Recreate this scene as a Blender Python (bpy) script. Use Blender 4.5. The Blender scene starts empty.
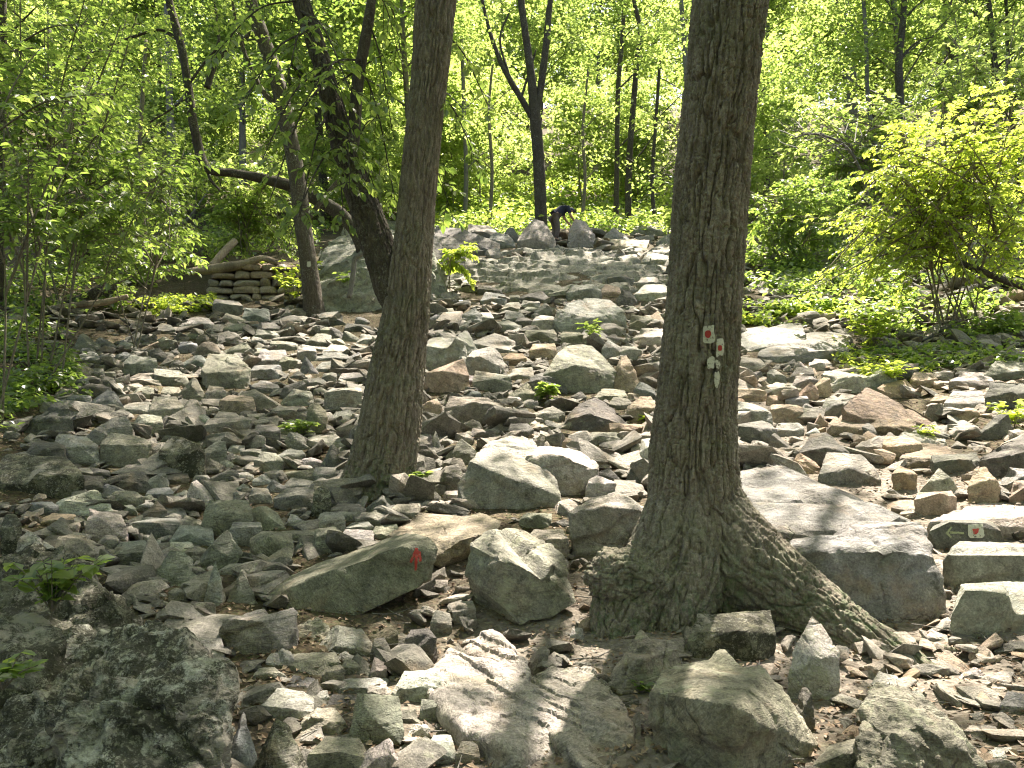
import bpy, bmesh, math, time
import numpy as np
from mathutils import Vector, Matrix
R = math.radians
T0 = time.time()
rng = np.random.default_rng(11)
sc = bpy.context.scene
C = sc.collection

# ------------------------------------------------------------------ noise
def _hash(ix, iy, iz, seed):
    h = (ix.astype(np.int64) * 374761393 + iy.astype(np.int64) * 668265263 + iz.astype(np.int64) * 2147483647 + seed * 1274126177) & 0xffffffff
    h = ((h ^ (h >> 13)) * 1274126177) & 0xffffffff
    h = ((h ^ (h >> 16)) * 2246822519) & 0xffffffff
    return ((h ^ (h >> 15)) & 0xffff) / 32767.5 - 1.0
def vn(P, seed=0):
    P = np.asarray(P, float)
    i = np.floor(P).astype(np.int64); f = P - i
    u = f * f * f * (f * (f * 6 - 15) + 10)
    x, y, z = i[:, 0], i[:, 1], i[:, 2]
    ux, uy, uz = u[:, 0], u[:, 1], u[:, 2]
    def c(a, b, d): return _hash(x + a, y + b, z + d, seed)
    x00 = c(0,0,0) * (1-ux) + c(1,0,0) * ux; x10 = c(0,1,0) * (1-ux) + c(1,1,0) * ux
    x01 = c(0,0,1) * (1-ux) + c(1,0,1) * ux; x11 = c(0,1,1) * (1-ux) + c(1,1,1) * ux
    return (x00 * (1-uy) + x10 * uy) * (1-uz) + (x01 * (1-uy) + x11 * uy) * uz
def fbm(P, oc=4, seed=0, gain=.5):
    a, s, t = 1., 0., 0.
    P = np.asarray(P, float)
    for k in range(oc):
        s = s + a * vn(P * 2.03 ** k + 17.3 * k, seed + k); t += a; a *= gain
    return s / t

# ------------------------------------------------------------------ mesh helpers
def mesh_from(name, V, F, mat=None, smooth=True, tint=None, attrs=None):
    me = bpy.data.meshes.new(name)
    V = np.asarray(V, np.float32); F = np.asarray(F, np.int32)
    k = F.shape[1]
    me.vertices.add(len(V)); me.vertices.foreach_set('co', V.ravel())
    me.loops.add(F.size); me.loops.foreach_set('vertex_index', F.ravel())
    me.polygons.add(len(F)); me.polygons.foreach_set('loop_start', np.arange(0, F.size, k, dtype=np.int32))
    me.polygons.foreach_set('use_smooth', np.full(len(F), smooth, dtype=bool))
    me.update(calc_edges=True)
    at = dict(attrs or {})
    if tint is not None: at['tint'] = tint
    for n, a in at.items():
        t = me.attributes.new(n, 'FLOAT', 'POINT'); t.data.foreach_set('value', np.asarray(a, np.float32))
    if mat: me.materials.append(mat)
    return me
def link(name, me, parent=None, loc=None):
    o = bpy.data.objects.new(name, me); C.objects.link(o)
    if parent is not None: o.parent = parent
    if loc is not None: o.location = loc
    return o
def tag(o, label=None, cat=None, group=None, kind=None):
    if label: o['label'] = label
    if cat: o['category'] = cat
    if group: o['group'] = group
    if kind: o['kind'] = kind
    return o
def empty(name, loc, label=None, cat=None, group=None):
    o = bpy.data.objects.new(name, None); C.objects.link(o); o.location = loc
    o.empty_display_size = .1
    return tag(o, label, cat, group)
class MB:
    """collects triangle / quad soups (all stored as quads when possible)"""
    def __init__(s): s.V, s.F, s.T, s.n = [], [], [], 0
    def add(s, V, F, t=None):
        if len(V) == 0: return
        s.V.append(V); s.F.append(np.asarray(F) + s.n); s.n += len(V)
        s.T.append(np.full(len(V), .5) if t is None else (np.full(len(V), t) if np.isscalar(t) else t))
    def mesh(s, name, mat, smooth=True):
        return mesh_from(name, np.concatenate(s.V), np.concatenate(s.F), mat, smooth, np.concatenate(s.T))

# ------------------------------------------------------------------ camera
EYE = np.array([0., 0., 1.6]); PITCH = R(3.0); FPX = 768.0
cd = bpy.data.cameras.new('camera'); cam = bpy.data.objects.new('camera', cd); C.objects.link(cam)
cam.location = EYE; cam.rotation_euler = (math.pi / 2 + PITCH, 0, 0)
cd.sensor_width = 36; cd.lens = FPX / 1024 * 36; cd.clip_end = 2000; cd.clip_start = .05
sc.camera = cam
cp, sp = math.cos(PITCH), math.sin(PITCH)
def ray(x, y):
    a, b = (x - 512) / FPX, (384 - y) / FPX
    return np.array([a, cp - b * sp, sp + b * cp])          # per unit of axial depth
def at(x, y, Y):
    d = ray(x, y); return EYE + d * (Y / d[1])
def axial(P): return P[1] * cp + (P[2] - 1.6) * sp
def pxof(P):
    z = axial(P); return 512 + P[0] / z * FPX, 384 - ((P[2] - 1.6) * cp - P[1] * sp) / z * FPX
def mpp(Y): return Y / FPX                                  # metres per pixel, roughly

# ------------------------------------------------------------------ terrain
TAB = [(768, 3.2), (700, 3.95), (650, 4.6), (600, 5.3), (550, 6.2), (490, 7.6), (440, 9.2), (400, 11), (365, 13), (330, 15.6), (305, 17.7), (280, 20.3), (258, 23.2), (240, 26)]
ty = [-30, -8, 0, 1.8]; tz = [-6, -1.3, -.02, .04]
for r_, Y_ in TAB:
    ty.append(Y_); tz.append(at(512, r_, Y_)[2])
for Y_, z_ in [(29, 8.8), (34, 10.6), (42, 14.3), (60, 23.), (90, 37.5), (130, 56), (220, 90)]:
    ty.append(Y_); tz.append(z_)
_gy = np.linspace(-30, 220, 5001); _gz = np.interp(_gy, ty, tz)
_k = np.exp(-np.linspace(-2, 2, 41) ** 2); _k /= _k.sum()
_gz = np.convolve(np.pad(_gz, 20, mode='edge'), _k, 'valid')
def H(X, Y):
    X = np.asarray(X, float); Y = np.asarray(Y, float)
    z = np.interp(Y, _gy, _gz)
    yy = np.maximum(Y, 1.0)
    l = np.maximum(-X - .42 * yy, 0); r = np.maximum(X - .50 * yy, 0)
    return z + .16 * l * l / (l + .8) + .14 * r * r / (r + .8)
def ground_hit(x, y, far=140.):
    d = ray(x, y); Ys = np.linspace(1.2, far, 5600)
    P = EYE[None] + d[None] * (Ys / d[1])[:, None]
    below = np.nonzero(P[:, 2] <= H(P[:, 0], P[:, 1]))[0]
    return P[below[0]] if len(below) else P[-1]

# ------------------------------------------------------------------ materials
def newmat(name):
    m = bpy.data.materials.new(name); m.use_nodes = True
    nt = m.node_tree; nt.nodes.clear()
    out = nt.nodes.new('ShaderNodeOutputMaterial')
    return m, nt, out
def nd(nt, t, **k):
    n = nt.nodes.new(t)
    for a, v in k.items():
        if a == 'inp':
            for kk, vv in v.items(): n.inputs[kk].default_value = vv
        else: setattr(n, a, v)
    return n
def noise(nt, co, scale, detail=6, rough=.6, dist=0):
    n = nd(nt, 'ShaderNodeTexNoise', inp={'Scale': scale, 'Detail': detail, 'Roughness': rough, 'Distortion': dist})
    nt.links.new(co, n.inputs['Vector']); return n.outputs['Fac']
def ramp(nt, fac, stops):
    n = nd(nt, 'ShaderNodeValToRGB'); e = n.color_ramp.elements
    while len(e) > 1: e.remove(e[0])
    e[0].position = stops[0][0]; e[0].color = stops[0][1] if len(stops[0][1]) == 4 else (*stops[0][1], 1)
    for p, c in stops[1:]:
        q = e.new(p); q.color = c if len(c) == 4 else (*c, 1)
    nt.links.new(fac, n.inputs[0]); return n.outputs[0]
def mixc(nt, fac, a, b, mode='MIX'):
    n = nd(nt, 'ShaderNodeMix', data_type='RGBA', blend_type=mode)
    for s, v in ((n.inputs[0], fac), (n.inputs[6], a), (n.inputs[7], b)):
        if hasattr(v, 'is_linked') or isinstance(v, bpy.types.NodeSocket): nt.links.new(v, s)
        else: s.default_value = v if not isinstance(v, tuple) or len(v) == 4 else (*v, 1)
    return n.outputs[2]
def mth(nt, op, a, b=None):
    n = nd(nt, 'ShaderNodeMath', operation=op)
    for i, v in enumerate((a, b)):
        if v is None: continue
        if isinstance(v, bpy.types.NodeSocket): nt.links.new(v, n.inputs[i])
        else: n.inputs[i].default_value = v
    return n.outputs[0]
def G(v): return (v, v, v)

def rock_mat(name, lichen=.5, stuff=False, rough_px=1.0, mossy=0., pale=False):
    m, nt, out = newmat(name); L = nt.links.new
    geo = nd(nt, 'ShaderNodeNewGeometry'); tc = geo.outputs['Position']
    if stuff:
        at_ = nd(nt, 'ShaderNodeAttribute', attribute_name='tint')
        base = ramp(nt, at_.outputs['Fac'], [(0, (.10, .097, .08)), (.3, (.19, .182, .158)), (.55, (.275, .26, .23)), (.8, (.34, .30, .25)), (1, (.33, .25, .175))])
    else:
        oi = nd(nt, 'ShaderNodeObjectInfo'); base = oi.outputs['Color']
    n1 = noise(nt, tc, 2.3, 5, .6, .1); n2 = noise(nt, tc, 11, 8, .72, .1); n3 = noise(nt, tc, 70, 5, .75)
    col = mixc(nt, .9, base, ramp(nt, n2, [(.30, G(.34)), (.44, G(.82)), (.56, G(1.08)), (.70, G(1.6))]), 'MULTIPLY')
    col = mixc(nt, .8, col, ramp(nt, n1, [(.3, (.74, .77, .66)), (.5, (1, 1, 1)), (.72, (1.2, 1.1, 1.0))]), 'MULTIPLY')
    col = mixc(nt, .9, col, ramp(nt, n3, [(.32, G(.5)), (.5, G(1)), (.68, G(1.5))]), 'MULTIPLY')
    st = noise(nt, tc, 3.1, 5, .6, .2)
    col = mixc(nt, ramp(nt, st, [(.56, G(0)), (.70, G(.55))]), col, (.29, .22, .145))
    lm = noise(nt, tc, 8.5, 9, .78, .1)
    lo = .62 - .10 * lichen
    col = mixc(nt, ramp(nt, lm, [(lo, G(0)), (lo + .05, G(.7 * min(1, lichen + .3)))]), col, (.33, .345, .245))
    sp_ = nd(nt, 'ShaderNodeTexVoronoi', inp={'Scale': 26., 'Randomness': 1.}); L(tc, sp_.inputs['Vector'])
    spm = mth(nt, 'MULTIPLY', ramp(nt, sp_.outputs['Distance'], [(.10, G(1)), (.26, G(0))]), ramp(nt, n1, [(.48, G(0)), (.58, G(.6 * lichen))]))
    col = mixc(nt, spm, col, (.42, .43, .35))
    dk = noise(nt, tc, 5.2, 9, .8, .1)
    col = mixc(nt, ramp(nt, dk, [(.36, G(.75)), (.44, G(0))]), col, (.055, .056, .042))
    if not stuff:
        wq = nd(nt, 'ShaderNodeVectorMath', operation='MULTIPLY_ADD'); wn = nd(nt, 'ShaderNodeTexNoise', inp={'Scale': 4., 'Detail': 4.}); L(tc, wn.inputs['Vector'])
        L(wn.outputs['Color'], wq.inputs[0]); wq.inputs[1].default_value = (.3, .3, .3); L(tc, wq.inputs[2])
        ck = nd(nt, 'ShaderNodeTexVoronoi', feature='DISTANCE_TO_EDGE', inp={'Scale': 2.2}); L(wq.outputs[0], ck.inputs['Vector'])
        ckm = mth(nt, 'MULTIPLY', ramp(nt, ck.outputs['Distance'], [(.003, G(1)), (.014, G(0))]), ramp(nt, n1, [(.55, G(0)), (.64, G(.6))]))
        col = mixc(nt, ckm, col, (.045, .042, .034))
    if mossy:
        mo = noise(nt, tc, 6.5, 10, .80, .1)
        col = mixc(nt, ramp(nt, mo, [(.45, G(0)), (.50, G(mossy))]), col, (.028, .029, .016))
        mo2 = noise(nt, tc, 26., 8, .8, .1)
        col = mixc(nt, ramp(nt, mo2, [(.55, G(0)), (.60, G(.8))]), col, (.34, .34, .27))
        sun_pale = noise(nt, tc, 2.6, 9, .72, .1)  # broad pale patches stand in for sunlight on the corner boulder
        col = mixc(nt, ramp(nt, sun_pale, [(.535, G(0)), (.58, G(.75))]), col, (.40, .37, .32))
    bs = nd(nt, 'ShaderNodeBsdfPrincipled', inp={'Roughness': .82, 'Specular IOR Level': .35})
    L(col, bs.inputs['Base Color'])
    L(ramp(nt, n2, [(.3, G(.62)), (.7, G(.95))]), bs.inputs['Roughness'])
    # bump: fine grain, pits and bedding cracks
    mp = nd(nt, 'ShaderNodeMapping', inp={'Rotation': (.35, .25, .1), 'Scale': (1.6, 1.6, 8.)})
    if stuff: L(tc, mp.inputs[0])
    else:
        vr = nd(nt, 'ShaderNodeVectorRotate', rotation_type='AXIS_ANGLE', inp={'Axis': (.8, .6, 0.)}); L(tc, vr.inputs['Vector'])
        L(mth(nt, 'MULTIPLY', mth(nt, 'SUBTRACT', oi.outputs['Random'], .5), 2.2), vr.inputs['Angle']); L(vr.outputs[0], mp.inputs[0])
    bed = noise(nt, mp.outputs[0], 2.2, 6, .65, .3)
    cr = mth(nt, 'ABSOLUTE', mth(nt, 'SUBTRACT', bed, .5)); cr = mth(nt, 'MINIMUM', mth(nt, 'MULTIPLY', cr, 14.), 1.)
    hgt = mth(nt, 'ADD', mth(nt, 'MULTIPLY', n2, 1.5), mth(nt, 'MULTIPLY', n3, .30))
    hgt = mth(nt, 'ADD', hgt, mth(nt, 'MULTIPLY', cr, .05 if stuff else .2))
    if not stuff: hgt = mth(nt, 'SUBTRACT', hgt, mth(nt, 'MULTIPLY', ckm, .6))
    bp = nd(nt, 'ShaderNodeBump', inp={'Strength': 1., 'Distance': .03}); L(hgt, bp.inputs['Height'])
    L(bp.outputs[0], bs.inputs['Normal']); L(bs.outputs[0], out.inputs[0])
    return m
M = {}
M['rock'] = rock_mat('weathered_rock', .45)
M['rock_lichen'] = rock_mat('lichened_rock', .95)
M['rock_moss'] = rock_mat('mossy_rock', .5, mossy=.9)
M['rubble'] = rock_mat('rubble_rock', .35, stuff=True)

def bark_mat(name, c0, c1, c2, green=.3, moss=0.):
    m, nt, out = newmat(name); L = nt.links.new
    tcn = nd(nt, 'ShaderNodeTexCoord'); tc = tcn.outputs['Object']
    mp = nd(nt, 'ShaderNodeMapping', inp={'Scale': (1, 1, .22)}); L(tc, mp.inputs[0])
    n1 = noise(nt, mp.outputs[0], 34, 7, .7, .4); n2 = noise(nt, tc, 3.0, 6, .65, .4); n3 = noise(nt, tc, 90, 4, .7)
    col = ramp(nt, n1, [(.3, c0), (.5, c1), (.7, c2)])
    col = mixc(nt, ramp(nt, n2, [(.48, G(0)), (.66, G(green))]), col, (.17, .19, .115))
    lm = noise(nt, tc, 30, 8, .8, .1); lp = noise(nt, tc, 2.2, 4, .6, .1)
    col = mixc(nt, mth(nt, 'MULTIPLY', ramp(nt, lm, [(.52, G(0)), (.58, G(.75))]), ramp(nt, lp, [(.42, G(.08)), (.58, G(.85))])), col, (.27, .285, .22))
    dp = noise(nt, tc, 1.5, 5, .6, .1)
    col = mixc(nt, ramp(nt, dp, [(.52, G(0)), (.68, G(.5))]), col, (.05, .042, .032))
    col = mixc(nt, .7, col, ramp(nt, n3, [(.3, G(.6)), (.5, G(1)), (.7, G(1.4))]), 'MULTIPLY')
    if moss:
        zz = nd(nt, 'ShaderNodeSeparateXYZ'); L(tc, zz.inputs[0])
        mk = mth(nt, 'MULTIPLY', ramp(nt, zz.outputs[2], [(.1, G(1)), (.75, G(0))]), ramp(nt, noise(nt, tc, 16, 9, .8, .1), [(.50, G(0)), (.56, G(moss))]))
        col = mixc(nt, mk, col, (.10, .15, .075))
    bs = nd(nt, 'ShaderNodeBsdfPrincipled', inp={'Roughness': .9, 'Specular IOR Level': .25}); L(col, bs.inputs['Base Color'])
    h = mth(nt, 'ADD', n1, mth(nt, 'MULTIPLY', n3, .2))
    bp = nd(nt, 'ShaderNodeBump', inp={'Strength': 1., 'Distance': .022}); L(h, bp.inputs['Height'])
    L(bp.outputs[0], bs.inputs['Normal']); L(bs.outputs[0], out.inputs[0]); return m
M['oak'] = bark_mat('oak_bark', (.08, .067, .052), (.19, .165, .13), (.33, .30, .245), .4, .6)
M['bark'] = bark_mat('brown_bark', (.08, .066, .05), (.19, .162, .125), (.32, .285, .225), .4, .6)
M['deep_bark'] = bark_mat('deep_brown_bark', (.042, .034, .027), (.085, .07, .055), (.15, .13, .10), .2)
M['dark_bark'] = bark_mat('dark_bark', (.03, .024, .02), (.06, .05, .04), (.10, .085, .07), .15)
M['grey_bark'] = bark_mat('grey_bark', (.10, .095, .09), (.17, .165, .155), (.25, .24, .225), .2)
M['pale_wood'] = bark_mat('weathered_wood', (.22, .17, .12), (.36, .29, .21), (.45, .38, .30), 0.)
M['rot_wood'] = bark_mat('rotten_wood', (.07, .04, .02), (.18, .10, .05), (.30, .19, .10), 0.)

def leaf_mat(name, cols, trans, tw=.5, gloss=.05):
    m, nt, out = newmat(name); L = nt.links.new
    a = nd(nt, 'ShaderNodeAttribute', attribute_name='tint')
    col = ramp(nt, a.outputs['Fac'], [(0, cols[0]), (.5, cols[1]), (1, cols[2])])
    tcol = ramp(nt, a.outputs['Fac'], [(0, trans[0]), (.5, trans[1]), (1, trans[2])])
    d = nd(nt, 'ShaderNodeBsdfDiffuse'); t = nd(nt, 'ShaderNodeBsdfTranslucent'); g = nd(nt, 'ShaderNodeBsdfGlossy', inp={'Roughness': .42, 'Color': (1, 1, 1, 1)})
    L(col, d.inputs[0]); L(tcol, t.inputs[0])
    mx = nd(nt, 'ShaderNodeMixShader', inp={0: tw}); L(d.outputs[0], mx.inputs[1]); L(t.outputs[0], mx.inputs[2])
    m2 = nd(nt, 'ShaderNodeMixShader', inp={0: gloss}); L(mx.outputs[0], m2.inputs[1]); L(g.outputs[0], m2.inputs[2])
    L(m2.outputs[0], out.inputs[0]); return m
M['leaf'] = leaf_mat('broad_leaf', [(.05, .095, .026), (.08, .138, .034), (.12, .185, .046)], [(.22, .37, .06), (.36, .53, .09), (.52, .66, .14)], .52, .06)
M['leaf_far'] = leaf_mat('far_leaf', [(.06, .11, .026), (.095, .155, .036), (.14, .20, .05)], [(.32, .49, .10), (.46, .62, .14), (.60, .73, .20)], .56, .05)
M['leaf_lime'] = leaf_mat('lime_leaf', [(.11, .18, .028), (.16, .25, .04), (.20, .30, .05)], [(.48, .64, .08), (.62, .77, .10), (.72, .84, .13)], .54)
M['leaf_dark'] = leaf_mat('understory_leaf', [(.04, .08, .028), (.06, .11, .035), (.09, .15, .045)], [(.14, .27, .05), (.22, .38, .07), (.34, .49, .10)], .45, .08)

def simple_mat(name, col, rough=.7, nscale=0, var=.3):
    m, nt, out = newmat(name); L = nt.links.new
    bs = nd(nt, 'ShaderNodeBsdfPrincipled', inp={'Roughness': rough, 'Base Color': (*col, 1)})
    if nscale:
        tc = nd(nt, 'ShaderNodeTexCoord').outputs['Object']; n = noise(nt, tc, nscale, 5, .65)
        c = mixc(nt, 1., (*col, 1), ramp(nt, n, [(.3, G(1 - var)), (.7, G(1 + var))]), 'MULTIPLY'); L(c, bs.inputs['Base Color'])
    L(bs.outputs[0], out.inputs[0]); return m
def worn(name, col, under):
    m, nt, out = newmat(name); L = nt.links.new; tc = nd(nt, 'ShaderNodeTexCoord').outputs['Object']
    n = noise(nt, tc, 55, 7, .75); n2 = noise(nt, tc, 14, 4, .6)
    c = mixc(nt, ramp(nt, n, [(.36, G(1)), (.46, G(0))]), mixc(nt, n2, tuple(x * .75 for x in col), tuple(min(1, x * 1.25) for x in col)), under)
    bs = nd(nt, 'ShaderNodeBsdfPrincipled', inp={'Roughness': .85}); L(c, bs.inputs['Base Color'])
    bp = nd(nt, 'ShaderNodeBump', inp={'Strength': 1., 'Distance': .012}); L(n, bp.inputs['Height']); L(bp.outputs[0], bs.inputs['Normal']); L(bs.outputs[0], out.inputs[0]); return m
M['white_paint'] = worn('old_white_paint', (.52, .53, .44), (.12, .10, .08))
M['red_paint'] = worn('red_paint', (.36, .035, .028), (.14, .07, .06))
M['dull_red'] = worn('faded_red_paint', (.46, .06, .045), (.2, .19, .15))
M['green_paint'] = worn('faded_yellow_green_paint', (.34, .37, .22), (.12, .12, .1))

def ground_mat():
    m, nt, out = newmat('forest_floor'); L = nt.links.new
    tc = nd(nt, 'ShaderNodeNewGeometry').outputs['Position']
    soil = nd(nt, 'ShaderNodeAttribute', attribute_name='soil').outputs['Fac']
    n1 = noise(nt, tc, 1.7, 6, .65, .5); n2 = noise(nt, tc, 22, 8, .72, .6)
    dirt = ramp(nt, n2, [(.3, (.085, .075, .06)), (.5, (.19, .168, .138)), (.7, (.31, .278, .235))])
    lit = ramp(nt, n2, [(.3, (.03, .026, .016)), (.48, (.085, .063, .038)), (.6, (.05, .06, .025)), (.72, (.17, .125, .075))])  # leaf litter, its tones darkened to stand in for shade in talus gaps
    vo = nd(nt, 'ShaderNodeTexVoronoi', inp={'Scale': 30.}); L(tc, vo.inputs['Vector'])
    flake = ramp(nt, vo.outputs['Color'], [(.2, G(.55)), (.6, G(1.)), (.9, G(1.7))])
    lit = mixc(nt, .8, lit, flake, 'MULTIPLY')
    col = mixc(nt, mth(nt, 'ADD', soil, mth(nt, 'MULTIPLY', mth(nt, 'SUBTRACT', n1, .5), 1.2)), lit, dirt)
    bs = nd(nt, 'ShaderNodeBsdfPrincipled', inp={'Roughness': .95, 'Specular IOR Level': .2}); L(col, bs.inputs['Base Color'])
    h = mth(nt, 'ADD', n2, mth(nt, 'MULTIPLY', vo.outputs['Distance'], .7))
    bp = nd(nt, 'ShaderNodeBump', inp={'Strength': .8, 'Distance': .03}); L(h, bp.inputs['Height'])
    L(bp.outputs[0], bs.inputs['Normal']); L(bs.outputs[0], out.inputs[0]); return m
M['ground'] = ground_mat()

# ------------------------------------------------------------------ ground sheet
def px_arrays(P):
    z = P[:, 1] * cp + (P[:, 2] - 1.6) * sp
    z = np.where(np.abs(z) < .05, .05, z)
    return 512 + P[:, 0] / z * FPX, 384 - ((P[:, 2] - 1.6) * cp - P[:, 1] * sp) / z * FPX
ys = np.concatenate([np.linspace(-6, 2, 26)[:-1], 2 + (np.geomspace(1, 109, 400) - 1) * 2]); ss = np.linspace(-1.5, 1.5, 380)
gY, gS = np.meshgrid(ys, ss, indexing='ij'); gX = gS * (np.abs(gY) + 6)
gz = H(gX, gY)
gp = np.stack([gX.ravel(), gY.ravel(), gz.ravel()], 1)
gp[:, 2] += .07 * fbm(gp * 1.3, 4, 3) + .03 * fbm(gp * 6, 3, 5) + np.clip(gp[:, 1] - 28, 0, 60) * .02 * fbm(gp * .12, 3, 9)
n_r, n_c = gY.shape
idx = np.arange(n_r * n_c).reshape(n_r, n_c)
gF = np.stack([idx[:-1, :-1], idx[:-1, 1:], idx[1:, 1:], idx[1:, :-1]], -1).reshape(-1, 4)
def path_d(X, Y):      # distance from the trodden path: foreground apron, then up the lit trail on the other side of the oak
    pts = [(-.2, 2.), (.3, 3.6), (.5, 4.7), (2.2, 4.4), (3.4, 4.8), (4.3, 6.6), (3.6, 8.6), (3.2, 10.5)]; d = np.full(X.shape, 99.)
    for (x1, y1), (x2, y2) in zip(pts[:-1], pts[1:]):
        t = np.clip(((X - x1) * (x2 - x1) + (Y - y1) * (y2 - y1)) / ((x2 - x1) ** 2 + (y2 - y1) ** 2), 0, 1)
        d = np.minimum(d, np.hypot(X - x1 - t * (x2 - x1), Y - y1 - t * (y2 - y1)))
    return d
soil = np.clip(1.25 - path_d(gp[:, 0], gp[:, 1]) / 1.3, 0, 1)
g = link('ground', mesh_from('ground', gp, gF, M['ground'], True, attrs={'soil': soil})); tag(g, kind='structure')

# ------------------------------------------------------------------ rocks
_ico = {}
def ico(level):
    if level not in _ico:
        bm = bmesh.new(); bmesh.ops.create_icosphere(bm, subdivisions=level, radius=1)
        V = np.array([v.co[:] for v in bm.verts]); V /= np.linalg.norm(V, axis=1)[:, None]
        _ico[level] = (V, np.array([[v.index for v in f.verts] for f in bm.faces])); bm.free()
    return _ico[level]
def smooth_np(V, F, it, lam=.5):
    e = np.concatenate([F[:, [0, 1]], F[:, [1, 2]], F[:, [2, 0]]]); n = len(V)
    for _ in range(it):
        acc = np.zeros_like(V); cnt = np.bincount(e[:, 0], minlength=n)[:, None] + 1e-9
        for k in range(3): acc[:, k] = np.bincount(e[:, 0], V[e[:, 1], k], n)
        V = V + lam * (acc / cnt - V)
    return V
def vnormals(V, F):
    fn = np.cross(V[F[:, 1]] - V[F[:, 0]], V[F[:, 2]] - V[F[:, 0]]); N = np.zeros_like(V)
    for j in range(3):
        for k in range(3): N[:, k] += np.bincount(F[:, j], fn[:, k], len(V))
    return nrmz(N)
def nrmz(a): return a / np.maximum(np.linalg.norm(a, axis=-1, keepdims=True), 1e-9)
def hull_bm(P):
    bm = bmesh.new()
    for p in P: bm.verts.new(p)
    g_ = bmesh.ops.convex_hull(bm, input=bm.verts, use_existing_faces=False)
    bmesh.ops.delete(bm, geom=[v for v in bm.verts if not v.link_faces], context='VERTS')
    return bm
def rock_geo(P, L, r, p=20., rough=1., chips=5, seed=0, groove=None, notch=0):
    """a fractured, angular rock filling the convex hull of P with edges about L long; returns V (world), F, centre"""
    P = np.asarray(P, float); c = P.mean(0); Q_ = P - c
    ext = np.maximum((P.max(0) - P.min(0)) / 2, .01); size = float(np.prod(ext) ** (1 / 3)) * 2
    bm = hull_bm(Q_)
    for _ in range(chips):
        n = r.normal(size=3); n /= np.linalg.norm(n)
        co = np.array([v.co[:] for v in bm.verts]); s_ = (co @ n).max() * r.uniform(.74, .93)
        bmesh.ops.bisect_plane(bm, geom=bm.verts[:] + bm.edges[:] + bm.faces[:], dist=1e-6, plane_co=(n * s_).tolist(), plane_no=n.tolist(), clear_outer=True)
        co = [v.co[:] for v in bm.verts]; bm.free(); bm = hull_bm(co)
    bmesh.ops.remove_doubles(bm, verts=bm.verts, dist=size * .012)
    for _ in range(9):
        es = [e for e in bm.edges if e.calc_length() > L * 1.45]
        if not es: break
        bmesh.ops.subdivide_edges(bm, edges=es, cuts=1, use_grid_fill=False)
        bmesh.ops.triangulate(bm, faces=[f for f in bm.faces if len(f.verts) > 3])
    bmesh.ops.recalc_face_normals(bm, faces=bm.faces)
    bm.verts.index_update()
    V = np.array([v.co[:] for v in bm.verts]); F = np.array([[v.index for v in f.verts] for f in bm.faces]); bm.free()
    soft = 14 if p <= 9 else 7 if p <= 12 else 2 if p <= 16 else 0
    V = smooth_np(V, F, soft, .55) if soft else smooth_np(V, F, 1, .22)
    N = vnormals(V, F); W = V + c; f0 = 1.6 / max(size, .05)
    d = (.045 if soft else .026) * fbm(W * f0 + seed, 3, 21) + .030 * fbm(W * f0 * 3.6, 4, 31, .6)
    b_ = np.array([.3 * r.normal(), .3 * r.normal(), 1.]); b_ /= np.linalg.norm(b_)
    t = W @ b_ * f0 * 3.4 + .6 * fbm(W * f0 * 1.3, 2, 41)
    led = np.floor(t) + np.clip((t - np.floor(t)) * 5, 0, 1); z0 = np.zeros(len(W), np.int64)
    lf_ = led - np.floor(led); i0 = np.floor(led).astype(np.int64)
    d = d + .034 * (_hash(i0, z0, z0, seed) * (1 - lf_) + _hash(i0 + 1, z0, z0, seed) * lf_)
    d = d + .010 * fbm(W * 24, 3, 51) / max(size, .35) * (1 + (soft > 3))
    d = d - .03 * np.exp(-(vn(W * f0 * 1.25 + 5, 61 + seed % 7) / .045) ** 2)
    if soft > 3: d = d + .05 * fbm(W * f0 * 2.2 + 3, 4, 66) + .035 * np.abs(fbm(W * 9, 4, 68, .6)) / max(size, .3)
    W = W + N * (d * size * .6 * rough)[:, None]
    for _ in range(notch):
        X_ = W - c; n2 = r.normal(size=3) * np.array([1, .8, .25]); n2[1] -= .5; n2 /= np.linalg.norm(n2)
        n1 = b_ + .25 * r.normal(size=3); n1 /= np.linalg.norm(n1)
        a1, a2 = X_ @ n1, X_ @ n2; s1 = a1.max() * r.uniform(.45, .8); s2 = a2.max() * r.uniform(-.25, .5)
        k_ = np.clip((a2 - s2 + .02 * size * fbm(W * f0 * 4, 2, 95)) / (2.2 * L), 0, 1)
        W = W - n1[None] * (np.maximum(a1 - s1, 0) * k_)[:, None]
    if groove:
        gd, ga, gf = groove; gd = np.array(gd, float) / np.linalg.norm(gd); al = W @ gd
        q = (W - al[:, None] * gd) * gf + (al * gf * (.16 if ga < .1 else .38))[:, None] * gd
        h = fbm(q, 3, 91); led_ = np.floor(h * 4) / 4
        W = W + N * (ga * (.55 * h + .8 * led_ + .25 * fbm(q * 3.1, 2, 93)))[:, None]
    return W, F, c
TINT = {'grey': (.25, .245, .215), 'dark': (.135, .132, .115), 'green': (.232, .228, .18), 'tan': (.36, .295, .215), 'pale': (.39, .38, .345), 'brown': (.27, .21, .15),
        'blue': (.235, .235, .23), 'pink': (.37, .335, .295), 'moss': (.17, .17, .12), 'slate': (.19, .19, .18)}
TWORD = {'grey': 'grey', 'dark': 'dark grey', 'green': 'grey-green', 'tan': 'tan', 'pale': 'pale', 'brown': 'brownish', 'blue': 'blue-grey', 'pink': 'pinkish', 'moss': 'mossy'}
ROCKS = []      # dicts: obj, px centre, bbox, auto info
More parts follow.
